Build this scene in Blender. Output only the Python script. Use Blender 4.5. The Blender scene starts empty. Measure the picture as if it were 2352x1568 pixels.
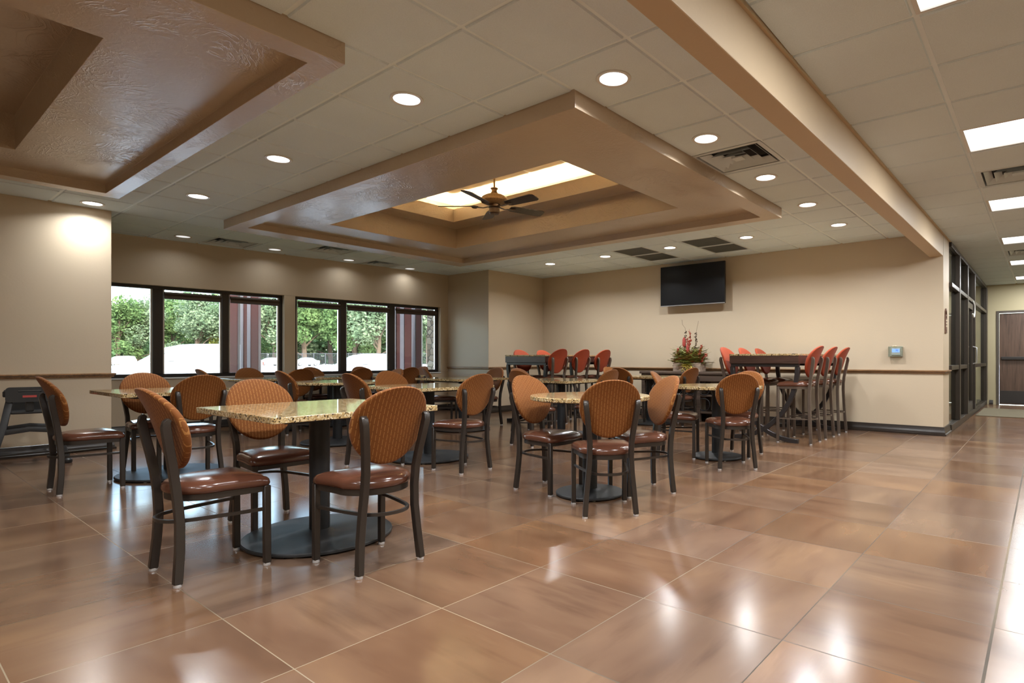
import bpy, bmesh, math, random
from mathutils import Vector, Matrix
PI = math.pi
R = math.radians
random.seed(7)
scene = bpy.context.scene
COL = scene.collection

# ------------------------------------------------------------------ helpers
class MB:
    """collects geometry for ONE mesh object"""
    def __init__(s):
        s.v = []; s.f = []; s.m = []
    def add(s, vs, fs, mi=0):
        o = len(s.v)
        s.v += [tuple(p) for p in vs]
        for f in fs:
            s.f.append([i + o for i in f]); s.m.append(mi)
        return s
    def box(s, x0, x1, y0, y1, z0, z1, mi=0):
        if x0 > x1: x0, x1 = x1, x0
        if y0 > y1: y0, y1 = y1, y0
        vs = [(x0,y0,z0),(x1,y0,z0),(x1,y1,z0),(x0,y1,z0),(x0,y0,z1),(x1,y0,z1),(x1,y1,z1),(x0,y1,z1)]
        return s.add(vs, [(3,2,1,0),(4,5,6,7),(0,1,5,4),(1,2,6,5),(2,3,7,6),(3,0,4,7)], mi)
    def prism(s, poly, z0, z1, mi=0):
        n = len(poly)
        vs = [(p[0],p[1],z0) for p in poly] + [(p[0],p[1],z1) for p in poly]
        fs = [tuple(range(n-1,-1,-1)), tuple(range(n,2*n))]
        fs += [(i,(i+1)%n,n+(i+1)%n,n+i) for i in range(n)]
        return s.add(vs, fs, mi)
    def prism_axis(s, poly, a0, a1, axis='y', mi=0):
        """poly given in the two other axes; extruded along axis"""
        n = len(poly)
        def P(p, a):
            return (p[0], a, p[1]) if axis == 'y' else (a, p[0], p[1])
        vs = [P(p,a0) for p in poly] + [P(p,a1) for p in poly]
        fs = [tuple(range(n-1,-1,-1)), tuple(range(n,2*n))]
        fs += [(i,(i+1)%n,n+(i+1)%n,n+i) for i in range(n)]
        return s.add(vs, fs, mi)
    def loft(s, loops, cap0=True, cap1=True, closed=True, mi=0):
        n = len(loops[0]); vs = []; fs = []
        for l in loops: vs += [tuple(p) for p in l]
        for k in range(len(loops)-1):
            for i in range(n if closed else n-1):
                j = (i+1) % n
                fs.append((k*n+i, k*n+j, (k+1)*n+j, (k+1)*n+i))
        if cap0: fs.append(tuple(range(n-1,-1,-1)))
        if cap1: fs.append(tuple((len(loops)-1)*n+i for i in range(n)))
        return s.add(vs, fs, mi)
    def lathe(s, prof, n=32, c=(0,0,0), mi=0):
        loops = [[(c[0]+r*math.cos(2*PI*i/n), c[1]+r*math.sin(2*PI*i/n), c[2]+z) for i in range(n)] for r, z in prof]
        return s.loft(loops, True, True, True, mi)
    def tube(s, path, rad, n=8, mi=0, closed=False):
        path = [Vector(p) for p in path]
        if not hasattr(rad, '__len__'): rad = [rad]*len(path)
        loops = []; up = None; m = len(path)
        for i, p in enumerate(path):
            if closed: t = (path[(i+1)%m]-path[i-1])
            else: t = (path[min(i+1,m-1)]-path[max(i-1,0)])
            if t.length < 1e-9: t = Vector((0,0,1))
            t.normalize()
            if up is None:
                up = Vector((0,0,1)) if abs(t.z) < .9 else Vector((1,0,0))
            a = up - t*up.dot(t); a.normalize(); b = t.cross(a); up = a
            loops.append([p + a*(rad[i]*math.cos(2*PI*k/n)) + b*(rad[i]*math.sin(2*PI*k/n)) for k in range(n)])
        if closed:
            loops.append(loops[0]); return s.loft(loops, False, False, True, mi)
        return s.loft(loops, True, True, True, mi)
    def bar(s, path, w, h, right=(1,0,0), mi=0):
        """rectangular section swept along path: w along 'right', h across"""
        path = [Vector(p) for p in path]; m = len(path); loops = []
        for i, p in enumerate(path):
            t = (path[min(i+1,m-1)]-path[max(i-1,0)]).normalized()
            r = Vector(right) if not isinstance(right, list) else Vector(right[i])
            r = (r - t*r.dot(t)).normalized(); nrm = t.cross(r)
            ww = w[i] if hasattr(w,'__len__') else w; hh = h[i] if hasattr(h,'__len__') else h
            loops.append([p + r*(ww/2*a) + nrm*(hh/2*b) for a,b in ((-1,-1),(1,-1),(1,1),(-1,1))])
        return s.loft(loops, True, True, True, mi)
    def ring(s, seq, mi=0):
        """rect loops ((x0,x1,y0,y1), z) joined in sequence"""
        loops = [[(r[0],r[2],z),(r[1],r[2],z),(r[1],r[3],z),(r[0],r[3],z)] for r, z in seq]
        return s.loft(loops, False, False, True, mi)
    def build(s, name, mat, parent=None, bevel=0, segs=2, smooth=35, normals=True, loc=None):
        me = bpy.data.meshes.new(name)
        bm = bmesh.new()
        vv = [bm.verts.new(p) for p in s.v]
        for f, mi in zip(s.f, s.m):
            try:
                fc = bm.faces.new([vv[i] for i in f]); fc.material_index = mi
            except ValueError:
                pass
        if bevel:
            bmesh.ops.recalc_face_normals(bm, faces=bm.faces[:])
            ed = [e for e in bm.edges if len(e.link_faces) == 2 and e.calc_face_angle(0) > R(30)]
            bmesh.ops.bevel(bm, geom=ed, offset=bevel, segments=segs, affect='EDGES', profile=.5, clamp_overlap=True)
        elif normals:
            bmesh.ops.recalc_face_normals(bm, faces=bm.faces[:])
        bm.to_mesh(me); bm.free()
        for m in (mat if isinstance(mat, (list, tuple)) else [mat]): me.materials.append(m)
        if bevel and smooth in (30, 35): smooth = 0
        if smooth:
            me.shade_smooth(); me.set_sharp_from_angle(angle=R(smooth))
        o = bpy.data.objects.new(name, me); COL.objects.link(o)
        if parent: o.parent = parent
        if loc: o.location = loc
        return o

def tag(o, label, cat, group=None, kind=None):
    o['label'] = label; o['category'] = cat
    if group: o['group'] = group
    if kind: o['kind'] = kind
    return o
def thing(name, label, cat, loc=(0,0,0), rz=0, group=None):
    o = bpy.data.objects.new(name, None); COL.objects.link(o)
    o.location = loc; o.rotation_euler = (0,0,rz); o.empty_display_size = .1
    return tag(o, label, cat, group)
def struct(o):
    o['kind'] = 'structure'; return o
def dup(root, loc, rz, label, group=None):
    r = root.copy(); COL.objects.link(r); r.location = loc; r.rotation_euler = (0,0,rz); r['label'] = label
    if group: r['group'] = group
    for ch in list(root.children):
        c = ch.copy(); COL.objects.link(c); c.parent = r
        for g in list(ch.children):
            d = g.copy(); COL.objects.link(d); d.parent = c
    return r
def arc(cx, cy, r, a0, a1, n):
    return [(cx+r*math.cos(R(a0+(a1-a0)*i/n)), cy+r*math.sin(R(a0+(a1-a0)*i/n))) for i in range(n+1)]
def rrect(x0, x1, y0, y1, r, n=5):
    return (arc(x1-r,y1-r,r,0,90,n)+arc(x0+r,y1-r,r,90,180,n)+arc(x0+r,y0+r,r,180,270,n)+arc(x1-r,y0+r,r,270,360,n))

# ------------------------------------------------------------------ materials
class NT:
    def __init__(s, name):
        s.mat = bpy.data.materials.new(name); s.mat.use_nodes = True
        s.t = s.mat.node_tree; s.t.nodes.clear()
        s.out = s.n('ShaderNodeOutputMaterial')
    def n(s, typ, **kw):
        nd = s.t.nodes.new(typ)
        for k, v in kw.items(): setattr(nd, k, v)
        return nd
    def l(s, a, b): s.t.links.new(a, b)
    def val(s, sock, v):
        if hasattr(v, 'is_linked'): s.l(v, sock)
        else: sock.default_value = v
    def math(s, op, a, b=None, c=None):
        nd = s.n('ShaderNodeMath', operation=op)
        for i, x in enumerate((a,b,c)):
            if x is not None: s.val(nd.inputs[i], x)
        return nd.outputs[0]
    def mix(s, fac, a, b, typ='MIX'):
        nd = s.n('ShaderNodeMix', data_type='RGBA', blend_type=typ)
        s.val(nd.inputs[0], fac); s.val(nd.inputs[6], a); s.val(nd.inputs[7], b)
        return nd.outputs[2]
    def ramp(s, fac, stops):
        nd = s.n('ShaderNodeValToRGB'); e = nd.color_ramp.elements
        while len(e) < len(stops): e.new(.5)
        for k, (p, c) in enumerate(stops):
            e[k].position = p; e[k].color = c if len(c) == 4 else (*c, 1)
        s.l(fac, nd.inputs[0]); return nd.outputs[0]
    def coord(s, which='Object'):
        return s.n('ShaderNodeTexCoord').outputs[which]
    def mapping(s, vec, scale=(1,1,1), loc=(0,0,0)):
        nd = s.n('ShaderNodeMapping'); nd.inputs['Scale'].default_value = scale; nd.inputs['Location'].default_value = loc
        s.l(vec, nd.inputs[0]); return nd.outputs[0]
    def noise(s, vec, scale, detail=3, rough=.5, out=0, dist=0):
        nd = s.n('ShaderNodeTexNoise'); nd.inputs['Scale'].default_value = scale
        nd.inputs['Detail'].default_value = detail; nd.inputs['Roughness'].default_value = rough
        nd.inputs['Distortion'].default_value = dist
        s.l(vec, nd.inputs['Vector']); return nd.outputs[out]
    def bump(s, h, strength=.3, dist=.01):
        nd = s.n('ShaderNodeBump'); nd.inputs['Strength'].default_value = strength; nd.inputs['Distance'].default_value = dist
        s.l(h, nd.inputs['Height']); return nd.outputs[0]
    def bsdf(s, color, rough=.5, metal=0, normal=None, spec=None, coat=None, sheen=None):
        b = s.n('ShaderNodeBsdfPrincipled')
        s.val(b.inputs['Base Color'], color if hasattr(color,'is_linked') else (*color[:3],1))
        s.val(b.inputs['Roughness'], rough); b.inputs['Metallic'].default_value = metal
        if normal is not None: s.l(normal, b.inputs['Normal'])
        if spec is not None: b.inputs['Specular IOR Level'].default_value = spec
        if coat: b.inputs['Coat Weight'].default_value = coat[0]; b.inputs['Coat Roughness'].default_value = coat[1]
        if sheen: b.inputs['Sheen Weight'].default_value = sheen; b.inputs['Sheen Roughness'].default_value = .4
        s.l(b.outputs[0], s.out.inputs[0]); return b
def srgb(r, g, b):
    f = lambda c: c/12.92 if c <= .04045 else ((c+.055)/1.055)**2.4
    return tuple(f(c/255) for c in (r,g,b))
def plain(name, c, rough=.5, metal=0, var=.06, scale=8, bump=0, **kw):
    t = NT(name); co = t.coord()
    nz = t.noise(co, scale, 4)
    k = t.math('MULTIPLY_ADD', nz, 2*var, 1-var)
    hsv = t.n('ShaderNodeHueSaturation'); hsv.inputs['Color'].default_value = (*c,1); t.l(k, hsv.inputs['Value'])
    nrm = t.bump(t.noise(co, scale*12, 3), bump, .002) if bump else None
    t.bsdf(hsv.outputs[0], rough, metal, nrm, **kw); return t.mat
def emit(name, c, s):
    t = NT(name); e = t.n('ShaderNodeEmission'); e.inputs[0].default_value = (*c,1); e.inputs[1].default_value = s
    t.l(e.outputs[0], t.out.inputs[0]); return t.mat
def glass(name, tint=(.93,.97,.96), refl=.9, rough=0):
    t = NT(name)
    tr = t.n('ShaderNodeBsdfTransparent'); tr.inputs[0].default_value = (*tint,1)
    gl = t.n('ShaderNodeBsdfGlossy'); gl.inputs['Roughness'].default_value = rough
    fr = t.n('ShaderNodeFresnel'); fr.inputs[0].default_value = 1.45
    k = t.math('MULTIPLY', fr.outputs[0], refl)
    mx = t.n('ShaderNodeMixShader'); t.l(k, mx.inputs[0]); t.l(tr.outputs[0], mx.inputs[1]); t.l(gl.outputs[0], mx.inputs[2])
    t.l(mx.outputs[0], t.out.inputs[0]); return t.mat

TX0, TY0, TP = -.157, .924, .6066
def floor_mat():
    t = NT('porcelain_floor'); co = t.coord()
    sx = t.n('ShaderNodeSeparateXYZ'); t.l(co, sx.inputs[0])
    u = t.math('DIVIDE', t.math('SUBTRACT', sx.outputs[0], TX0), TP)
    v = t.math('DIVIDE', t.math('SUBTRACT', sx.outputs[1], TY0), TP)
    fu = t.math('FRACT', u); fv = t.math('FRACT', v)
    iu = t.math('FLOOR', u); iv = t.math('FLOOR', v)
    cid = t.n('ShaderNodeCombineXYZ'); t.l(iu, cid.inputs[0]); t.l(iv, cid.inputs[1])
    wn = t.n('ShaderNodeTexWhiteNoise', noise_dimensions='2D'); t.l(cid.outputs[0], wn.inputs['Vector'])
    rs = t.n('ShaderNodeSeparateColor'); t.l(wn.outputs['Color'], rs.inputs[0])
    r1, r2, r3 = rs.outputs
    # streak direction flips from tile to tile
    flip = t.math('GREATER_THAN', r1, .5)
    a = t.math('ADD', t.math('MULTIPLY', flip, sx.outputs[0]), t.math('MULTIPLY', t.math('SUBTRACT', 1, flip), sx.outputs[1]))
    b = t.math('ADD', t.math('MULTIPLY', flip, sx.outputs[1]), t.math('MULTIPLY', t.math('SUBTRACT', 1, flip), sx.outputs[0]))
    cv = t.n('ShaderNodeCombineXYZ')
    t.l(t.math('MULTIPLY', a, 1.3), cv.inputs[0]); t.l(t.math('MULTIPLY', b, 8.0), cv.inputs[1]); t.l(t.math('MULTIPLY', r2, 40), cv.inputs[2])
    st = t.noise(cv.outputs[0], 1.1, 5, .55, dist=.15)
    cv2 = t.n('ShaderNodeCombineXYZ')
    t.l(t.math('MULTIPLY', a, 1.0), cv2.inputs[0]); t.l(t.math('MULTIPLY', b, 2.4), cv2.inputs[1]); t.l(t.math('MULTIPLY', r3, 60), cv2.inputs[2])
    cl = t.noise(cv2.outputs[0], 1.5, 3, .45, dist=.15)
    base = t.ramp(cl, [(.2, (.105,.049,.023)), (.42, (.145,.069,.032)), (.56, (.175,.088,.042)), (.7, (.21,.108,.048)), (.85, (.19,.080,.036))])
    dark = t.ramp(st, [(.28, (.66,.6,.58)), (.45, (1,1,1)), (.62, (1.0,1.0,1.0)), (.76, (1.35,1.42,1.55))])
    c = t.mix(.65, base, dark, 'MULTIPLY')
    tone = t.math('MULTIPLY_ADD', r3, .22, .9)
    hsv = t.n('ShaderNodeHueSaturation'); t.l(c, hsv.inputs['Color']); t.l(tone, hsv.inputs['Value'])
    t.l(t.math('MULTIPLY_ADD', r2, .2, .78), hsv.inputs['Saturation'])
    # grout
    du = t.math('MINIMUM', fu, t.math('SUBTRACT', 1, fu)); dv = t.math('MINIMUM', fv, t.math('SUBTRACT', 1, fv))
    wide = t.math('LESS_THAN', t.math('ABSOLUTE', t.math('SUBTRACT', sx.outputs[0], TX0)), .1)
    gw = t.math('MULTIPLY_ADD', wide, .0045, .0034)
    g = t.math('MAXIMUM', t.math('LESS_THAN', du, gw), t.math('LESS_THAN', dv, .0034))
    gc = t.ramp(t.noise(co, .45, 1), [(.45, (.05,.034,.02)), (.62, (.24,.18,.11))])
    c2 = t.mix(g, hsv.outputs[0], gc)
    ro = t.math('MULTIPLY_ADD', t.noise(co, 3, 3), .08, .15)
    ro = t.math('MAXIMUM', ro, t.math('MULTIPLY', g, .7))
    h = t.math('SUBTRACT', t.math('MULTIPLY', t.noise(co, 5, 2), .05), g)
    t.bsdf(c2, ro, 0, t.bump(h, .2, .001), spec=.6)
    return t.mat
def paint(name, c, rough=.55, bump=.1, scale=45, var=.03):
    t = NT(name); co = t.coord()
    n1 = t.noise(co, 1.2, 3)
    hsv = t.n('ShaderNodeHueSaturation'); hsv.inputs['Color'].default_value = (*c,1)
    t.l(t.math('MULTIPLY_ADD', n1, 2*var, 1-var), hsv.inputs['Value'])
    h = t.math('ADD', t.noise(co, scale, 4, .6), t.math('MULTIPLY', t.noise(co, 7, 3, .5, dist=1.2), .8))
    t.bsdf(hsv.outputs[0], rough, 0, t.bump(h, bump, .006), spec=.4); return t.mat
def trowel(name, c, rough=.42):
    t = NT(name); co = t.coord()
    a = t.noise(t.mapping(co, (1,1.0,1)), 2.6, 5, .55, dist=2.4)
    b = t.noise(co, 22, 4, .6, dist=1.0)
    ridge = t.math('PINGPONG', t.math('MULTIPLY', a, 9), .5)
    ridge = t.math('POWER', t.math('MULTIPLY', ridge, 2), 3)
    mask = t.ramp(t.noise(co, 1.7, 2), [(.42,(0,0,0)),(.6,(1,1,1))])
    mk = t.n('ShaderNodeRGBToBW'); t.l(mask, mk.inputs[0])
    h = t.math('ADD', t.math('MULTIPLY', t.math('MULTIPLY', ridge, mk.outputs[0]), .8), t.math('MULTIPLY', b, .5))
    hsv = t.n('ShaderNodeHueSaturation'); hsv.inputs['Color'].default_value = (*c,1)
    t.l(t.math('MULTIPLY_ADD', a, .1, .95), hsv.inputs['Value'])
    t.bsdf(hsv.outputs[0], rough, 0, t.bump(h, .35, .008), spec=.9); return t.mat
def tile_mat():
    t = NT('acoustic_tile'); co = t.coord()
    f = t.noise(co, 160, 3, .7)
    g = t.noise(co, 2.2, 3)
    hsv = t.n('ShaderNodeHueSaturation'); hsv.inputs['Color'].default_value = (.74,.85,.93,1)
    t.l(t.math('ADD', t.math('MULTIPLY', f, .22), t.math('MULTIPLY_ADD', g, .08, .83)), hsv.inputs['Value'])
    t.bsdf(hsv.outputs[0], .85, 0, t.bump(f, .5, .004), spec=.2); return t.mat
def fabric_mat(name, c1, c2, stripes=True):
    t = NT(name); co = t.coord(); sx = t.n('ShaderNodeSeparateXYZ'); t.l(co, sx.inputs[0])
    x, y, z = sx.outputs
    weave = t.noise(t.mapping(co, (1,1,1)), 420, 2)
    mott = t.noise(co, 26, 4, .6)
    base = t.mix(mott, (*c1,1), (*[k*.78 for k in c1],1))
    if stripes:
        P = .0195
        sx_ = t.math('DIVIDE', x, P); fx = t.math('ABSOLUTE', t.math('SUBTRACT', t.math('FRACT', sx_), .5))
        line = t.math('LESS_THAN', fx, .085)
        ph = t.math('MULTIPLY', t.math('FLOOR', sx_), .37)
        fz = t.math('FRACT', t.math('ADD', t.math('DIVIDE', z, .036), ph))
        dash = t.math('LESS_THAN', fz, .84)
        m = t.math('MULTIPLY', t.math('MULTIPLY', line, dash), .62)
        wz = t.math('FRACT', t.math('DIVIDE', z, .0062)); wz = t.math('MULTIPLY', t.math('GREATER_THAN', wz, .62), .16)
        base = t.mix(wz, base, (*[k*.5 for k in c1],1))
        base = t.mix(m, base, (*c2,1))
    hsv = t.n('ShaderNodeHueSaturation'); t.l(base, hsv.inputs['Color']); t.l(t.math('MULTIPLY_ADD', weave, .5, .75), hsv.inputs['Value'])
    t.bsdf(hsv.outputs[0], .78, 0, t.bump(weave, .3, .001), spec=.25, sheen=.1); return t.mat
def granite_mat():
    t = NT('granite'); co = t.coord()
    v = t.n('ShaderNodeTexVoronoi'); v.inputs['Scale'].default_value = 130; t.l(co, v.inputs['Vector'])
    sp = t.n('ShaderNodeSeparateColor'); t.l(v.outputs['Color'], sp.inputs[0])
    c = t.ramp(sp.outputs[0], [(.0,(.02,.013,.008)),(.13,(.04,.025,.014)),(.16,(.30,.19,.08)),(.5,(.42,.29,.125)),(.75,(.50,.37,.19)),(.95,(.62,.52,.34))])
    big = t.noise(co, 12, 4)
    hsv = t.n('ShaderNodeHueSaturation'); t.l(c, hsv.inputs['Color']); t.l(t.math('MULTIPLY_ADD', big, .5, .78), hsv.inputs['Value'])
    t.bsdf(hsv.outputs[0], .07, 0, None, spec=.6); return t.mat
def wood_mat(name, c, rough=.4, axis=2, scale=1.0):
    t = NT(name); co = t.coord(); s = [14,14,14]; s[axis] = 1.0
    g = t.noise(t.mapping(co, tuple(k*scale for k in s)), 2.2, 6, .6, dist=.8)
    col = t.ramp(g, [(.3, tuple(k*.55 for k in c)), (.5, c), (.7, tuple(min(1,k*1.35) for k in c))])
    t.bsdf(col, rough, 0, t.bump(g, .12, .002), spec=.45); return t.mat
def stone_mat():
    t = NT('ledge_stone'); co = t.coord()
    br = t.n('ShaderNodeTexVoronoi', feature='F1'); br.inputs['Scale'].default_value = 4.5; t.l(t.mapping(co, (1,1,1.8)), br.inputs['Vector'])
    sp = t.n('ShaderNodeSeparateColor'); t.l(br.outputs['Color'], sp.inputs[0])
    c = t.ramp(sp.outputs[0], [(.0,(.22,.15,.10)),(.4,(.42,.33,.24)),(.7,(.5,.42,.33)),(1,(.34,.24,.17))])
    e = t.n('ShaderNodeTexVoronoi', feature='DISTANCE_TO_EDGE'); e.inputs['Scale'].default_value = 4.5; t.l(t.mapping(co, (1,1,1.8)), e.inputs['Vector'])
    k = t.math('LESS_THAN', e.outputs[0], .04)
    t.bsdf(t.mix(k, c, (.09,.07,.055,1)), .8, 0, t.bump(e.outputs[0], .8, .05)); return t.mat
def leaf_mat(name, c1, c2):
    t = NT(name); co = t.coord()
    n = t.noise(co, .9, 3); n2 = t.noise(co, 9, 2)
    c = t.mix(t.ramp(n, [(.35,(0,0,0)),(.65,(1,1,1))]), (*c1,1), (*c2,1))
    hsv = t.n('ShaderNodeHueSaturation'); t.l(c, hsv.inputs['Color']); t.l(t.math('MULTIPLY_ADD', n2, .9, .55), hsv.inputs['Value'])
    d = t.n('ShaderNodeBsdfDiffuse'); t.l(hsv.outputs[0], d.inputs[0])
    tr = t.n('ShaderNodeBsdfTranslucent'); t.l(hsv.outputs[0], tr.inputs[0])
    mx = t.n('ShaderNodeMixShader'); mx.inputs[0].default_value = .45
    t.l(d.outputs[0], mx.inputs[1]); t.l(tr.outputs[0], mx.inputs[2]); t.l(mx.outputs[0], t.out.inputs[0]); return t.mat

M = {}
M['floor'] = floor_mat()
M['wall'] = paint('wall_paint', (.55,.45,.325), .5, .12)
M['hallwall'] = paint('hall_wall_paint', (.50,.43,.27), .5, .08)
M['tray'] = trowel('tray_plaster', (.50,.395,.285), .3)
M['beam'] = paint('beam_paint', (.56,.43,.285), .5, .14)
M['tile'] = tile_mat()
M['tbar'] = plain('ceiling_bar_paint', (.80,.90,.95), .45, var=.02)
M['covetile'] = plain('cove_ceiling_tile', (.72,.70,.64), .8, var=.03, scale=3)
M['rail'] = wood_mat('rail_wood', (.24,.13,.06), .3, 0)
M['base'] = plain('baseboard_lacquer', (.022,.015,.011), .3, var=.15, scale=20)
M['bronze'] = plain('bronze_aluminium', (.03,.024,.021), .38, .25, var=.1)
M['bronze2'] = plain('storefront_bronze', (.04,.03,.022), .35, .3, var=.1)
M['glass'] = glass('window_glass', refl=.6)
M['chairmetal'] = plain('chair_powdercoat', (.034,.026,.021), .36, .2, var=.1, scale=14)
M['stoolmetal'] = plain('stool_powdercoat', (.15,.115,.09), .34, .5, var=.12, scale=14)
M['fabric'] = fabric_mat('striped_orange_fabric', (.205,.066,.012), (.42,.195,.055))
M['redfabric'] = fabric_mat('plain_red_fabric', (.36,.058,.02), (.5,.1,.04), False)
M['vinyl'] = plain('brown_vinyl', (.10,.037,.021), .19, var=.18, scale=5, bump=.05, spec=.6)
M['chrome'] = plain('glide_plastic', (.7,.7,.72), .15, .6, var=.02)
M['granite'] = granite_mat()
M['iron'] = plain('black_cast_iron', (.022,.023,.025), .45, .3, var=.25, scale=30, bump=.25)
M['baseiron'] = plain('base_cast_iron', (.03,.03,.031), .5, .2, var=.3, scale=24, bump=.4)
M['darksteel'] = plain('bar_table_steel', (.05,.045,.045), .32, .5, var=.15)
M['apron'] = wood_mat('bar_apron_wood', (.06,.032,.024), .3, 0)
M['tvbody'] = plain('tv_plastic', (.012,.012,.013), .3, var=.05)
M['tvscreen'] = plain('tv_screen', (.010,.010,.011), .3, var=.02, spec=.25)
M['silver'] = plain('silver_trim', (.5,.5,.52), .3, .8, var=.03)
M['white'] = plain('white_metal', (.68,.68,.66), .4, var=.03)
M['lens'] = emit('downlight_lens', (1,.965,.9), 5)
M['troff'] = emit('troffer_diffuser', (1,.98,.93), 1.3)
M['dimlens'] = emit('dim_downlight_lens', (1,.97,.93), .45)
M['led'] = emit('cove_strip', (1,.82,.5), 90)
M['ventmetal'] = plain('vent_metal', (.60,.67,.71), .45, 0, var=.05)
M['ventdark'] = plain('duct_interior', (.02,.02,.019), .8)
M['grille'] = plain('return_grille_metal', (.16,.17,.165), .6, .1, var=.1)
M['fanmotor'] = plain('fan_antique_bronze', (.30,.185,.085), .45, .35, var=.5, scale=60, bump=.6)
M['fanbronze'] = plain('fan_bronze', (.075,.045,.028), .35, .5, var=.3, scale=30)
M['fanblade'] = wood_mat('fan_blade_wood', (.045,.032,.03), .35, 0)
M['hcplastic'] = plain('high_chair_plastic', (.03,.03,.031), .4, var=.12, bump=.1)
M['redlabel'] = plain('red_label', (.55,.08,.07), .5)
M['console'] = wood_mat('console_wood', (.075,.05,.036), .5, 0)
M['planter'] = wood_mat('weathered_planter_wood', (.30,.23,.18), .7, 0)
M['signbrown'] = plain('sign_brown', (.13,.06,.035), .5)
M['stone'] = stone_mat()
M['door'] = wood_mat('door_wood', (.105,.062,.042), .4, 2, .6)
M['doorframe'] = plain('door_frame_paint', (.085,.066,.05), .45)
M['kick'] = plain('kick_plate', (.035,.03,.027), .4, .2)
M['mat'] = plain('floor_mat_carpet', (.15,.125,.08), .95, var=.3, scale=60, bump=.5)
M['lcd'] = emit('lcd_blue', (.22,.36,1.0), 1.0)
M['lcdtext'] = plain('lcd_digits', (.03,.05,.25), .6)
M['thermo'] = plain('thermostat_plastic', (.66,.6,.5), .4)
M['brass'] = plain('brass_lock', (.75,.55,.2), .25, .9)

# ------------------------------------------------------------------ camera
FPX, CXP, CYP, CAMZ = 1335., 1347., 824., 1.04
cam = bpy.data.cameras.new('camera'); cam.sensor_width = 36; cam.sensor_fit = 'HORIZONTAL'
cam.lens = FPX/2352*36
cam.shift_x = (2352/2-CXP)/2352
cam.shift_y = (CYP-1568/2)/2352
cam.clip_start = .05; cam.clip_end = 500
co = bpy.data.objects.new('camera', cam); COL.objects.link(co)
YAW = math.atan2(1053, 1335)
co.location = (0,0,CAMZ); co.rotation_euler = (PI/2, 0, YAW)
scene.camera = co
FW = (-math.sin(YAW), math.cos(YAW)); RT = (math.cos(YAW), math.sin(YAW))

# ------------------------------------------------------------------ room shell
CZ, HZ, ROOF = 2.762, 2.735, 3.55
BY = 9.14                                  # back wall plane
W0 = Vector((-9.952,2.212,0)); W1 = Vector((-9.607,7.553,0)); WU = (W1-W0).normalized(); WN = Vector((WU.y,-WU.x,0))   # window wall
def wpt(u, d, z): p = W0 + WU*u + WN*d; return (p.x, p.y, z)     # d>0 into the room

b = MB(); b.box(-10.6, 2.8, -3.7, 16.6, -.12, 0); struct(b.build('floor', M['floor'], smooth=0))
def wbox(mb, u0, u1, d0, d1, z0, z1, mi=0):
    vs = [wpt(u,d,z) for z in (z0,z1) for (u,d) in ((u0,d0),(u1,d0),(u1,d1),(u0,d1))]
    mb.add(vs, [(3,2,1,0),(4,5,6,7),(0,1,5,4),(1,2,6,5),(2,3,7,6),(3,0,4,7)], mi)
WA = (-.30, 2.215); WB = (2.39, 5.215); ZS, ZT = .775, 2.085
b = MB()
wbox(b, -.9, 5.40, -.22, 0, 0, ZS); wbox(b, -.9, 5.40, -.22, 0, ZT, ROOF)
wbox(b, -.9, WA[0], -.22, 0, ZS, ZT); wbox(b, WA[1], WB[0], -.22, 0, ZS, ZT); wbox(b, WB[1], 5.40, -.22, 0, ZS, ZT)
struct(b.build('wall_left', M['wall'], bevel=.004))
b = MB(); b.box(-10.4, -8.49, -3.6, 1.88, 0, ROOF); struct(b.build('wall_pier', M['wall'], bevel=.006))
b = MB(); b.box(-10.0, -8.39, 7.6, 9.9, 0, ROOF); struct(b.build('wall_corner', M['wall'], bevel=.006))
b = MB(); b.box(-8.6, -1.075, BY, 9.72, 0, ROOF); struct(b.build('wall_back', M['wall'], bevel=.006))
b = MB(); RW = []; yy = -3.6
for a, c in RW+[(16.4,16.4)]:
    b.box(2.6,2.8,yy,a,0,ROOF); yy = c
    if c < 16: b.box(2.6,2.8,a,c,0,.35); b.box(2.6,2.8,a,c,2.5,ROOF)
struct(b.build('wall_right', M['hallwall'], smooth=0))
for k, (a, c) in enumerate(RW):
    b = MB(); b.box(2.66,2.74,a,c,.35,.41); b.box(2.66,2.74,a,c,2.44,2.5)
    for q in range(4):
        yq = a+(c-a-.06)*q/3; b.box(2.66,2.74,yq,yq+.06,.41,2.44)
    w = struct(b.build('window_%d' % (4+k), M['bronze2'], smooth=0))
    for q in range(3):
        yq = a+.06+(c-a-.06)*q/3; MB().box(2.697,2.703,yq,yq+(c-a-.06)/3-.06,.41,2.44).build('pane', M['glass'], w, smooth=0)
b = MB(); b.box(-10.4, 2.8, -3.7, -3.5, 0, ROOF); struct(b.build('wall_front', M['wall'], smooth=0))
b = MB()
DX0, DX1, EY = -.87, .18, 16.2
b.box(-3.4, DX0, EY, 16.4, 0, ROOF); b.box(DX1, 2.8, EY, 16.4, 0, ROOF); b.box(DX0, DX1, EY, 16.4, 2.13, ROOF)
struct(b.build('wall_far', M['hallwall'], smooth=0))

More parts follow.
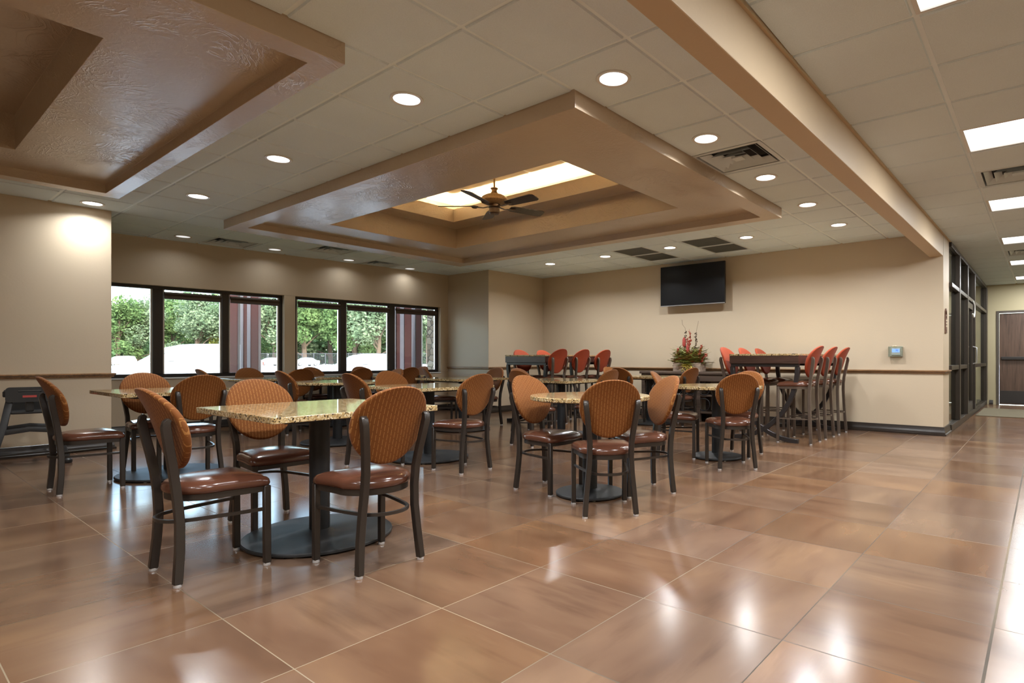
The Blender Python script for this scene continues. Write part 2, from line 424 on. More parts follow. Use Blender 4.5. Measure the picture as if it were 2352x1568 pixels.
# ---- ceiling tiles, bars and roof
def sub(rects, h):
    out = []
    for (a,b_,c,d) in rects:
        if h[0] >= b_ or h[1] <= a or h[2] >= d or h[3] <= c: out.append((a,b_,c,d)); continue
        if h[0] > a: out.append((a,h[0],c,d))
        if h[1] < b_: out.append((h[1],b_,c,d))
        x0, x1 = max(a,h[0]), min(b_,h[1])
        if h[2] > c: out.append((x0,x1,c,h[2]))
        if h[3] < d: out.append((x0,x1,h[3],d))
    return out
T1O = (-7.27,-2.985,-2.03,1.668); T2O = (-7.975,-2.352,2.865,6.57)
GP = .6155; GX0, GY0 = -1.757, 1.962
cx = lambda k: -2.0655-GP*k
cy = lambda k: GY0+GP*(k+.5)
VENTS = [(cx(0),cy(4)),(cx(12),cy(2)),(cx(11),cy(4)),(cx(12),cy(6))]
RET = [(cx(3),cy(9)),(cx(3),cy(10)),(cx(5),cy(9)),(cx(5),cy(10))]
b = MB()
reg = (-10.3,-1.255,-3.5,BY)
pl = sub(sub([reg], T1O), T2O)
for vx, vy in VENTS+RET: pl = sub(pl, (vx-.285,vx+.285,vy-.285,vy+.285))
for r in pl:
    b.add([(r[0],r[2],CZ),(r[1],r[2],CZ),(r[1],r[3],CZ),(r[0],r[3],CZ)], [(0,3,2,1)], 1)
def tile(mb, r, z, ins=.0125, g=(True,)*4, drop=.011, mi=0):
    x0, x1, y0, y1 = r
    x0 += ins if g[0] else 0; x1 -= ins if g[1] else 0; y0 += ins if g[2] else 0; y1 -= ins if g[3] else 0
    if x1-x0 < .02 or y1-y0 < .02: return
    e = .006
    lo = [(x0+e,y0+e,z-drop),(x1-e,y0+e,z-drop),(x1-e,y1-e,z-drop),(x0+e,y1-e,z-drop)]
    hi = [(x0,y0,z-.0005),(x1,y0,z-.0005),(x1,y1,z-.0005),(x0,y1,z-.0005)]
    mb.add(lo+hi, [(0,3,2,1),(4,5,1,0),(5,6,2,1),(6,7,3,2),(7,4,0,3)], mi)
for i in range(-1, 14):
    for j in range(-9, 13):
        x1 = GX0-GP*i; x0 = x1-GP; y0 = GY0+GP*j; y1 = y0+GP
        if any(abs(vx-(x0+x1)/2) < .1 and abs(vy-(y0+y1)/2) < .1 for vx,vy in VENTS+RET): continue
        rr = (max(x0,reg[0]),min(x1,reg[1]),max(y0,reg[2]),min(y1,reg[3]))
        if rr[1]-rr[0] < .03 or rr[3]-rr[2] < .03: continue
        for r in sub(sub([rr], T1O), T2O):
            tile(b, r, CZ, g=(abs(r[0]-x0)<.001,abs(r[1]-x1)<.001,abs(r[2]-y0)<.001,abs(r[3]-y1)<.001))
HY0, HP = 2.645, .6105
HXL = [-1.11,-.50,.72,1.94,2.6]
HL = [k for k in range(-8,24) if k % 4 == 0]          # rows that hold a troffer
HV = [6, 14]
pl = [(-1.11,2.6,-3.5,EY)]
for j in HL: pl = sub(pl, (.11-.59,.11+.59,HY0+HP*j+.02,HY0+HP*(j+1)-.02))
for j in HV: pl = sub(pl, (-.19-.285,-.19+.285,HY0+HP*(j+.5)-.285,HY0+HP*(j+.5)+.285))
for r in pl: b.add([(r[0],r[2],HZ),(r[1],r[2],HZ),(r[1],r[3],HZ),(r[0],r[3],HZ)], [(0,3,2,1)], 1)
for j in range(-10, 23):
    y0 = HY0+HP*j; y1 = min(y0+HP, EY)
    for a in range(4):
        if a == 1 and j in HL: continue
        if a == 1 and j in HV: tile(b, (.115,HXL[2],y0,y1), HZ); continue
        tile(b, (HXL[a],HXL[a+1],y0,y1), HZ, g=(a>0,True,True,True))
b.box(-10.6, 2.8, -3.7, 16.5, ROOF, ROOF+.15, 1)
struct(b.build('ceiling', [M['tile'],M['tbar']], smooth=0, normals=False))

# ---- plaster trays
def exp(r, e): return (r[0]-e,r[1]+e,r[2]-e,r[3]+e)
I1 = (-7.12,-3.13,-1.89,1.532); P1 = (-6.50,-3.875,-1.18,.822); Q1 = (-6.05,-4.3,-.75,.38)
b = MB(); b.ring([(T1O,CZ+.01),(T1O,2.638),(I1,2.638),(I1,2.72),(P1,2.72),(P1,3.0),(Q1,3.0),(Q1,3.19),(exp(Q1,.08),3.19),(exp(Q1,.08),3.03),(exp(P1,.1),3.03),(exp(P1,.1),3.42)])
struct(b.build('trim_1', M['tray'], bevel=.003))
I2 = (-7.66,-2.53,3.02,6.385); P2 = (-7.03,-3.21,3.725,5.715); Q2 = (-6.69,-3.77,4.05,5.39)
b = MB(); b.ring([(T2O,CZ+.01),(T2O,2.642),(I2,2.642),(I2,2.72),(P2,2.72),(P2,3.01),(Q2,3.01),(Q2,3.195),(exp(Q2,.07),3.195),(exp(Q2,.07),3.03),(exp(P2,.12),3.03),(exp(P2,.12),3.42)])
struct(b.build('trim_2', M['tray'], bevel=.003))
b = MB()
for P in (P1, P2):
    r = exp(P,.12); b.box(r[0], r[1], r[2], r[3], 3.40, 3.43, 1)
    x = r[0]+.2
    while x < r[1]:
        y = r[2]
        while y < r[3]:
            tile(b, (x-.61 if x-.61>r[0] else r[0], x, y, min(y+1.22,r[3])), 3.40, .02, drop=.006); y += 1.22
        x += .61
struct(b.build('ceiling_cove', [M['covetile'],M['tbar']], smooth=0))
# cove strip lights (real lamps hidden in the trough)
def cove(r, name, lab):
    t = thing(name, lab, 'light', ((r[0]+r[1])/2,(r[2]+r[3])/2,3.04))
    cxx, cyy = (r[0]+r[1])/2, (r[2]+r[3])/2
    for (x0,x1,y0,y1) in ((r[0],r[1],r[2],r[2]+.02),(r[0],r[1],r[3]-.02,r[3]),(r[0],r[0]+.02,r[2]+.03,r[3]-.03),(r[1]-.02,r[1],r[2]+.03,r[3]-.03)):
        MB().box(x0-cxx,x1-cxx,y0-cyy,y1-cyy,0,.018).build('light_strip', M['led'], t, smooth=0)
    return t
cove(exp(Q2,.17), 'cove_light', 'warm light strip glowing in the trough above the ceiling fan')

# ---- beam along the hall
b = MB()
def bx(y, xl0, xl1): pass
ya, yb = -3.5, BY+.02
xl = lambda y: -1.277+.0052*(y-1.9) if y > 0 else -1.287
xr = lambda y: -1.136+.0078*(y-1.9) if y > 0 else -1.15
lo = [[(xl(y),y,2.43),(xr(y),y,2.43),(xr(y),y,CZ+.05),(xl(y),y,CZ+.05)] for y in (ya, 0.0, 2.0, 5.0, yb)]
b.loft(lo); struct(b.build('trim_3', M['beam'], bevel=.006))
b = MB(); b.loft([[(xr(y)-.02,y,2.708),(xr(y)+.018,y,2.708),(xr(y)+.018,y,HZ-.002),(xr(y)-.02,y,HZ-.002)] for y in (ya,0.0,2.0,5.0,9.7)]); b.box(-1.11,-1.055,9.7,EY,2.708,HZ-.002); struct(b.build('trim_4', M['beam'], smooth=0))

# ---- chair rails and baseboards (profiles swept along wall lines)
def rail_profile(zc, h=.046, d=.036):
    return [(0,-h/2),(d*.45,-h/2),(d*.6,-h*.2),(d*.55,0),(d,h*.12),(d,h*.38),(d*.7,h/2),(0,h/2)]
def base_profile(h=.118):
    return [(0,0),(.038,0),(.038,.022),(.024,.03),(.024,.05),(.02,.055),(.02,.085),(.014,.1),(.014,h-.006),(.008,h),(0,h)]
def moulding(name, pts, prof, z, mat):
    """pts: polyline in plan, profile grows to the LEFT of travel direction"""
    loops = []; n = len(pts); P = [Vector((p[0],p[1],0)) for p in pts]
    for i in range(n):
        d0 = (P[i]-P[i-1]).normalized() if i else (P[1]-P[0]).normalized()
        d1 = (P[i+1]-P[i]).normalized() if i < n-1 else d0
        n0 = Vector((-d0.y,d0.x,0)); n1 = Vector((-d1.y,d1.x,0)); m = (n0+n1).normalized(); k = 1/max(.2, m.dot(n0))
        loops.append([(P[i].x+m.x*k*d, P[i].y+m.y*k*d, z+h) for d, h in prof])
    b = MB(); b.loft(loops); return struct(b.build(name, mat, smooth=40))
backline = [(-9.68,7.6),(-8.39,7.6),(-8.39,BY),(-1.075,BY),(-1.075,9.70)]
backline = backline[::-1]
pierline = [(-9.6,1.88),(-8.49,1.88),(-8.49,-3.5)]
wl = [wpt(-.3,0,0)[:2], wpt(5.36,0,0)[:2]][::-1]
moulding('trim_5', backline, rail_profile(0), .862, M['rail'])
moulding('trim_6', pierline, rail_profile(0), .855, M['rail'])
moulding('baseboard_back', backline, base_profile(), 0, M['base'])
moulding('baseboard_pier', pierline, base_profile(), 0, M['base'])
moulding('baseboard_left', wl, base_profile(), 0, M['base'])
moulding('baseboard_far', [(DX0-.06,EY),(-1.0,EY)], base_profile(.1), 0, M['base'])

# ---- dining room windows
def window(name, u0, u1, mul, shades):
    root = MB(); f = .05; d0, d1 = -.16, -.085
    wbox(root, u0, u1, d0, d1, ZS, ZS+f); wbox(root, u0, u1, d0, d1, ZT-f*.9, ZT)
    wbox(root, u0, u0+f, d0, d1, ZS+f, ZT-f*.9); wbox(root, u1-f, u1, d0, d1, ZS+f, ZT-f*.9)
    w = struct(root.build(name, M['bronze'], bevel=.004))
    edges = [u0+f]
    for a, c in mul:
        m = MB(); wbox(m, a, c, d0, d1+.015, ZS+f, ZT-f*.9); m.build('mullion', M['bronze'], w, bevel=.004)
        edges += [a, c]
    edges.append(u1-f)
    for i in range(0, len(edges), 2):
        g = MB(); wbox(g, edges[i], edges[i+1], -.127, -.121, ZS+f, ZT-f*.9); g.build('pane', M['glass'], w, smooth=0)
        s = MB()
        for q in (edges[i], edges[i+1]-.022): wbox(s, q, q+.022, -.135, -.1, ZS+f, ZT-f*.9)
        s.build('glazing_bead', M['silver'], w, smooth=0)
    s = MB(); wbox(s, u0, u1, -.085, .02, ZS-.022, ZS); s.build('window_sill', M['white'], w, bevel=.004)
    return edges
e1 = window('window_1', WA[0], WA[1], [(.462,.585),(1.335,1.43)], 1)
e2 = window('window_2', WB[0], WB[1], [(3.18,3.29),(4.12,4.24)], 1)
shl = ['second pane from the left pier','third pane, left of the narrow wall strip','fourth pane, right of the narrow wall strip','fifth pane from the left pier','last pane before the corner column']
for k, (a, c) in enumerate([(e1[2],e1[3]),(e1[4],e1[5]),(e2[0],e2[1]),(e2[2],e2[3]),(e2[4],e2[5])]):
    p = wpt((a+c)/2, -.05, ZT-.145); ang = math.atan2(WU.y, WU.x)
    t = thing('roller_shade', 'rolled up brown shade atop the '+shl[k], 'window shade', p, ang, 'roller shades above the window panes')
    L = (c-a)/2-.012
    MB().tube([(-L,0,.045),(L,0,.045)], .024, 14).build('shade_roll', M['shade'] if 'shade' in M else M['console'], t)
    MB().box(-L,L,-.003,.003,-.02,.03).build('shade_hem', M['console'], t, smooth=0)
    MB().box(-L,L,-.008,.008,-.034,-.02).build('hem_bar', M['bronze'], t, bevel=.003)

# ---- storefront glazing of the vestibule
SX = -1.09
def sfr(name, y0, y1): pass
root = MB()
SY0, SY1 = 9.72, 16.18
root.box(SX-.05, SX+.05, SY0, SY1, 2.64, 2.705); root.box(SX-.05, SX+.05, SY0, SY1, 0, .1)
w3 = struct(root.build('window_3', M['bronze2'], bevel=.004))
MB().box(SX-.05,SX+.055,SY0,SY1,2.07,2.13).build('transom_bar', M['bronze2'], w3, bevel=.004)
mull = [(10.62,10.74),(11.82,11.94),(13.10,13.22),(15.9,16.18)]
for a, c in mull: MB().box(SX-.06,SX+.06,a,c,.1,2.64).build('mullion', M['bronze2'], w3, bevel=.004)
pan = [(SY0,10.62),(10.74,11.82),(11.94,13.10),(13.22,15.9)]
for k, (a, c) in enumerate(pan):
    MB().box(SX-.004,SX+.004,a,c,2.13,2.64).build('pane', M['glass'], w3, smooth=0)
    if k != 2:
        MB().box(SX-.004,SX+.004,a,c,.1,2.07).build('pane', M['glass'], w3, smooth=0)
        MB().box(SX-.05,SX+.05,a,c,.88,.945).build('rail_bar', M['bronze2'], w3, bevel=.004)
d = MB(); y0, y1 = 11.95, 13.09
d.box(SX-.03,SX+.03,y0,y0+.11,.03,2.06); d.box(SX-.03,SX+.03,y1-.11,y1,.03,2.06); d.box(SX-.03,SX+.03,y0+.11,y1-.11,1.95,2.06); d.box(SX-.03,SX+.03,y0+.11,y1-.11,.03,.26)
dr = struct(d.build('door_1', M['bronze2'], bevel=.004))
MB().box(SX-.004,SX+.004,y0+.11,y1-.11,.26,1.95).build('pane', M['glass'], dr, smooth=0)
MB().tube([(SX+.03,y1-.05,.95),(SX+.09,y1-.05,.97),(SX+.09,y1-.05,1.25),(SX+.03,y1-.05,1.27)], .012).build('door_handle', M['silver'], dr)
# vestibule behind the glass
b = MB(); b.box(-3.4,-3.25,9.72,16.2,0,ROOF); struct(b.build('wall_vestibule', M['hallwall'], smooth=0))
b = MB(); b.box(-3.26,-3.16,9.72,14.0,0,1.15); struct(b.build('trim_7', M['stone'], smooth=0))
b = MB(); b.box(-3.25,SX-.06,9.72,16.2,2.72,2.76); struct(b.build('ceiling_vestibule', M['tbar'], smooth=0))

# ---- hall end door
d = MB(); d.box(DX0+.055, DX1-.055, EY+.03, EY+.075, .01, 2.07)
dr = struct(d.build('door_2', M['door'], bevel=.003))
f = MB(); f.box(DX0,DX0+.05,EY-.02,EY+.12,0,2.13); f.box(DX1-.05,DX1,EY-.02,EY+.12,0,2.13); f.box(DX0+.05,DX1-.05,EY-.02,EY+.12,2.08,2.13)
f.build('door_frame', M['doorframe'], dr, bevel=.004)
MB().box(DX0+.07,DX1-.07,EY+.02,EY+.03,.04,.32).build('kick_plate', M['kick'], dr, bevel=.002)
MB().box(DX0+.09,DX1-.09,EY-.035,EY+.03,1.02,1.09).build('push_bar', M['kick'], dr, bevel=.008)
b = MB(); b.box(-1.0, 1.9, 12.75, 14.75, 0, .012)
tag(b.build('floor_mat', M['mat'], bevel=.004), 'olive brown entrance mat across the hallway before the far door', 'mat')
pts = [(SX+.07, 12.7+.16*math.sin(a)*1.2, 1.93+.13*math.cos(a)) for a in [R(k*18) for k in range(0,14)]]
tag(MB().tube([(SX+.06,12.68,2.09),(SX+.07,12.69,2.07)]+pts, .012).build('cord_loop', M['white']), 'white cord loop hanging from the storefront transom', 'cord')

# ------------------------------------------------------------------ ceiling fixtures
def downlight(name):
    t = thing(name, '', 'ceiling light', (0,0,0), 0, 'round recessed downlights')
    b = MB(); n = 40
    prof = [(.084,0.0),(.086,-.004),(.104,-.006),(.108,-.002),(.108,.004)]
    b.lathe(prof, n); b.f = [f for f in b.f if len(f) == 4]; b.m = [0]*len(b.f)
    b.build('trim_ring', M['white'], t)
    MB().lathe([(.001,.001),(.085,.001)], n).build('lens', M['lens'], t, smooth=0)
    return t
DL = []
pos_room = 'over the aisle beside the long beam'
for k in range(5):
    DL.append((cx(0), cy(1+2*k), ['nearest','second','third','fourth','fifth and farthest'][k]+' round downlight in the row along the hall beam'))
for k, j in enumerate((2,5,8)):
    DL.append((cx(j), cy(0), ['nearest','middle','farthest'][k]+' round downlight in the row between the two ceiling trays'))
DL.append((cx(10), cy(-1), 'round downlight washing the beige pier at the left'))
for k, j in enumerate((2,4,6,8)):
    DL.append((cx(j), cy(9), ['first','second','third','fourth'][k]+' round downlight from the right in the row before the television wall'))
for k, j in enumerate((1,3,5,7)):
    DL.append((cx(12), cy(j), ['first','second','third','fourth'][k]+' round downlight from the left along the window wall'))
proto = downlight('recessed_downlight')
ND = len(DL)
OFF = [(cx(0),cy(-1)),(cx(0),cy(-3)),(cx(0),cy(-6)),(cx(11),cy(-5)),(cx(6),cy(-8))]   # fixtures behind the camera
def lamp(name, kind, loc, power, size, color=(1,.93,.82), spread=None, sy=None, rot=(0,0,0)):
    l = bpy.data.lights.new(name, 'AREA'); l.shape = kind; l.size = size
    if sy: l.size_y = sy
    l.energy = power; l.color = color
    if spread: l.spread = R(spread)
    o = bpy.data.objects.new(name, l); COL.objects.link(o); o.location = loc; o.rotation_euler = rot; return o
for k, (x, y, lab) in enumerate(DL):
    if k == 0: proto.location = (x,y,CZ-.014); proto['label'] = lab
    elif k >= 13:
        q = dup(proto, (x,y,CZ-.014), 0, lab); ln = [c for c in q.children if c.name.startswith('lens')][0]
        ln.data = ln.data.copy(); ln.data.materials[0] = M['dimlens']
    else: dup(proto, (x,y,CZ-.014), 0, lab)
for k, (x, y) in enumerate([d[:2] for d in DL]+OFF):
    lamp('downlight_lamp', 'DISK', (x,y,CZ-.03), 0.9 if 13 <= k < 17 else 6 if k == 8 else 13, .16, (.95,.98,1.0), 150)
for x, y in OFF: dup(proto, (x,y,CZ-.014), 0, 'round downlight in the ceiling behind the viewpoint')

def vent(name, w=.585):
    t = thing(name, '', 'vent', (0,0,0), 0, 'square ceiling supply vents')
    MB().box(-w/2,w/2,-w/2,w/2,.06,.09).build('duct_plate', M['ventdark'], t, smooth=0)
    def fr(s0, z0, s1, z1):
        b = MB()
        r0 = (-s0,s0,-s0,s0); r1 = (-s1,s1,-s1,s1)
        b.ring([(r0,z0),(r1,z1),(exp(r1,-.0001),z1+.004),(exp(r0,-.004),z0+.004),(r0,z0)]); return b
    h = w/2
    b = MB(); b.ring([(exp((-h,h,-h,h),.012),-.004),((-h+.025,h-.025,-h+.025,h-.025),-.006),((-h+.025,h-.025,-h+.025,h-.025),.06)])
    b.build('vent_frame', M['ventmetal'], t, smooth=0)
    for s0, z in ((.25,-.004),(.175,-.004),(.105,-.004)):
        fr(s0, z, s0-.052, z+.045).build('louver', M['ventmetal'], t, smooth=0)
    MB().box(-.045,.045,-.045,.045,-.004,.004).build('center_plate', M['ventmetal'], t, smooth=0)
    return t
vp = vent('ceiling_vent')
vl = ['square ceiling vent between downlights beside the long beam','square ceiling vent nearest the left pier above the windows','square ceiling vent hugging the fan tray edge above the windows','square ceiling vent farthest along the window wall']
for k, (x, y) in enumerate(VENTS):
    if k == 0: vp.location = (x,y,CZ-.002); vp['label'] = vl[0]
    else: dup(vp, (x,y,CZ-.002), 0, vl[k])
def grille(name):
    t = thing(name, '', 'vent', (0,0,0), 0, 'dark return grilles')
    MB().box(-.285,.285,-.285,.285,.02,.04).build('duct_plate', M['ventdark'], t, smooth=0)
    b = MB(); b.ring([((-.305,.305,-.305,.305),-.002),((-.275,.275,-.275,.275),-.005),((-.275,.275,-.275,.275),.02)])
    b.build('grille_frame', M['ventmetal'], t, smooth=0)
    b = MB()
    for i in range(34):
        x = -.27+i*.0164; b.box(x,x+.006,-.275,.275,-.002,.015)
    b.build('grille_bars', M['grille'], t, smooth=0)
    return t
gp = grille('return_grille')
gl = ['front grey return grille of the pair nearer the beam','rear grey return grille of the pair nearer the beam','front grey return grille of the pair nearer the corner column','rear grey return grille of the pair nearer the corner column']
for k, (x, y) in enumerate(RET):
    if k == 0: gp.location = (x,y,CZ-.002); gp['label'] = gl[0]
    else: dup(gp, (x,y,CZ-.002), 0, gl[k])

def troffer(name):
    t = thing(name, '', 'ceiling light', (0,0,0), 0, 'long fluorescent troffers in the hall ceiling')
    b = MB(); o = (-.608,.608,-.303,.303); i = (-.585,.585,-.28,.28)
    b.ring([(o,-.002),(i,-.006),(i,.015)]); b.build('light_frame', M['white'], t, smooth=0)
    MB().box(-.585,.585,-.28,.28,.004,.02).build('diffuser', M['troff'], t, smooth=0)
    return t
tp = troffer('troffer_light'); first = True
names = {0:'partly cropped at the top of the picture',4:'nearest fully lit in the hall',8:'second in the hall after the nearest vent',12:'third down the hall',16:'fourth down the hall',20:'last before the far hall door'}
for j in HL:
    if j > 21: continue
    y = HY0+HP*(j+.5); lab = 'long white ceiling light panel, '+names.get(j, 'in the hall ceiling behind the viewpoint')
    if first: tp.location = (.11,y,HZ); tp['label'] = lab; first = False
    else: dup(tp, (.11,y,HZ), 0, lab)
    lamp('troffer_lamp', 'RECTANGLE', (.11,y,HZ-.02), 30, 1.15, (.95,.98,1.0), None, .54)
for k, j in enumerate(HV):
    y = HY0+HP*(j+.5)
    dup(vp, (-.19,y,HZ-.002), 0, ['square ceiling vent between the near light panels in the hall','square ceiling vent between the far light panels in the hall'][k])

# ---- ceiling fan
fx, fy, fz = -5.11, 4.72, 2.915
t = thing('ceiling_fan', 'bronze five-blade ceiling fan hanging in the lit ceiling tray', 'ceiling fan', (fx,fy,fz))
MB().lathe([(.001,.42),(.075,.42),(.08,.39),(.045,.36),(.014,.355)], 24).build('canopy', M['fanmotor'], t)
MB().tube([(0,0,.36),(0,0,.12)], .0115, 10).build('downrod', M['fanmotor'], t)
MB().lathe([(.013,.145),(.042,.143),(.044,.132),(.03,.12),(.032,.1),(.048,.075),(.1,.058),(.142,.036),(.158,.012),(.156,-.012),(.135,-.035),(.1,-.05),(.001,-.052)], 40).build('motor_housing', M['fanmotor'], t)
MB().lathe([(.001,-.05),(.07,-.052),(.072,-.085),(.05,-.09),(.05,-.1),(.062,-.104),(.064,-.15),(.052,-.166),(.001,-.17)], 28).build('switch_housing', M['fanbronze'], t)
MB().tube([(.03,-.03,-.165),(.03,-.03,-.24)], .002, 5).build('pull_chain', M['fanmotor'], t)
for k in range(5):
    a = R(1+72*k)
    M4 = Matrix.Rotation(a, 4, 'Z')
    def tr(p): q = M4 @ Vector(p); return (q.x,q.y,q.z)
    out = [(.2,-.045),(.24,-.062),(.62,-.073),(.655,-.055),(.665,0),(.655,.055),(.62,.073),(.24,.062),(.2,.045)]
    pit = R(-13)
    lo = [tr((x, y*math.cos(pit), -.07+y*math.sin(pit)-.004)) for x,y in out]; hi = [tr((x, y*math.cos(pit), -.07+y*math.sin(pit)+.004)) for x,y in out]
    bl = MB(); bl.loft([lo,hi]); bo = bl.build('blade', M['fanblade'], t, smooth=30)
    ir = MB(); ir.bar([tr((.065,0,-.075)),tr((.13,0,-.09)),tr((.2,0,-.08)),tr((.27,0,-.078))], [.03,.022,.05,.06], .006, right=tr((0,1,0)))
    ring = [tr((.235+.032*math.cos(R(g*30)), .03*math.sin(R(g*30)), -.079+.006*math.sin(R(g*30)))) for g in range(12)]
    ir.tube(ring, .006, 6, closed=True); ir.build('blade_iron', M['fanbronze'], bo)

# ------------------------------------------------------------------ chairs and stools
def seat_outline(s=1.0, n=10):
    pts = []
    for i in range(n+1):                       # front edge, gently bowed
        x = -.188+.376*i/n; pts.append((x, .214-.012*(x/.19)**2))
    pts += [(.205,.185),(.207,.15),(.2,.08)]
    for i in range(2*n+1):
        a = R(8-196*i/(2*n)); pts.append((.193*math.cos(a), -.03+.175*math.sin(a)))
    pts += [(-.2,.08),(-.207,.15),(-.205,.185)]
    return [((x)*s, (y-.01)*s+.01) for x, y in pts]
def make_seatware(name, lift, fabric, metal, group, cat):
    t = thing(name, '', cat, (0,0,0), 0, group)
    zs = .405+lift
    b = MB(); L = []
    for s, z in ((.94,zs),(.985,zs+.006),(1.0,zs+.018),(.985,zs+.034),(.93,zs+.047),(.82,zs+.056),(.6,zs+.064),(.3,zs+.068)):
        L.append([(x,y,z-.006*max(0,(y/.2))**2*(s>.5)) for x,y in seat_outline(s)])
    b.loft(L); b.build('seat', M['vinyl'], t, smooth=60)
    # U band under the seat
    def band(s, z, h, th, extra, front=True, nm='seat_frame'):
        o = seat_outline(s); o2 = seat_outline(s-th/.2)
        lo = [[(x,y,z) for x,y in o],[(x,y,z+h) for x,y in o],[(x,y,z+h) for x,y in o2],[(x,y,z) for x,y in o2]]
        b = MB(); b.loft(lo+[lo[0]], False, False); return b
    fr = band(.94, zs-.03, .03, .02, 0)
    fr.build('seat_frame', metal, t, smooth=40)
    def ush(z, rear, nm, w=.013, h=.016):
        path = [(.186,.185,z),(.172,.08,z),(.15,-.04,z),(.132,-.12,z),(.112,-.172,z),(.08,-.205,z),(.04,-rear,z),(0,-rear-.004,z)]
        path = path + [(-x,y,z) for x,y,z in path[-2::-1]]
        b = MB(); b.bar(path, h, w, right=(0,0,1)); b.build(nm, metal, t, smooth=40)
    ush(.285 if lift == 0 else .30, .226, 'stretcher')
    # backrest
    def yb(x, z): return -.226-.30*(z-lift-.74)-.9*max(0,z-lift-.72)**2+.75*x*x
    def egg(k, a):
        s_, c_ = math.sin(a), math.cos(a)
        sg = lambda v, e: math.copysign(abs(v)**e, v)
        x = .208*sg(c_,.92)*(1-.13*max(0,-s_)**1.4)*k
        z = .728+(.178 if s_ > 0 else .213)*sg(s_,.95)*k
        return x, z+lift
    n = 44; rings = [.02,.35,.6,.8,.92,.975]; b = MB(); Ls = []
    for k in rings:
        Ls.append([(egg(k,2*PI*i/n)[0], yb(*egg(k,2*PI*i/n))-.004*(1-k*k), egg(k,2*PI*i/n)[1]) for i in range(n)])
    for k, th in ((1.0,.006),(1.005,.014),(1.0,.024)):
        Ls.append([(egg(k,2*PI*i/n)[0], yb(*egg(k,2*PI*i/n))+th, egg(k,2*PI*i/n)[1]) for i in range(n)])
    for k in rings[::-1]:
        th = .030+.016*(1-k**4)
        Ls.append([(egg(k,2*PI*i/n)[0], yb(*egg(k,2*PI*i/n))+th, egg(k,2*PI*i/n)[1]) for i in range(n)])
    b.loft(Ls); b.build('backrest', fabric, t, smooth=60)
    # legs
    def leg(o, x, y):
        g = MB(); g.lathe([(.017,0),(.018,.004),(.016,.013)], 14, (x,y,0)); g.build('glide', M['chrome'], o)
    for sgn in (-1,1):
        if lift == 0:
            key = [(.172,-.195,.012),(.16,-.183,.16),(.147,-.179,.29),(.14,-.187,.40),(.14,-.198,.49),(.15,-.213,.58),(.163,-.230,.67),(.172,-.240,.73),(.174,-.238,.755),(.173,-.228,.768)]
        else:
            key = [(.180,-.215,.012),(.170,-.203,.2),(.158,-.192,.42),(.147,-.185,.6),(.14,-.189,.7),(.14,-.198,.785),(.15,-.213,.875),(.163,-.230,.965),(.172,-.240,1.025),(.174,-.238,1.05),(.173,-.228,1.063)]
        g = MB(); n_ = len(key)
        g.bar([(sgn*x,y,z) for x,y,z in key], [.032]*n_, [.037]*(n_-2)+[.03,.018])
        leg(g.build('leg', metal, t, bevel=.003, segs=1, smooth=40), sgn*.172 if lift == 0 else sgn*.18, -.195 if lift == 0 else -.215)
        g = MB(); g.bar([(sgn*.187,.187,.012),(sgn*.187,.185,zs-.002)], .031, .032)
        leg(g.build('leg', metal, t, bevel=.003, segs=1, smooth=40), sgn*.187, .187)
    return t
chair = make_seatware('dining_chair', 0, M['fabric'], M['chairmetal'], 'striped orange dining chairs', 'chair')
stool = make_seatware('bar_stool', .295, M['redfabric'], M['stoolmetal'], 'red backed bar stools', 'bar stool')
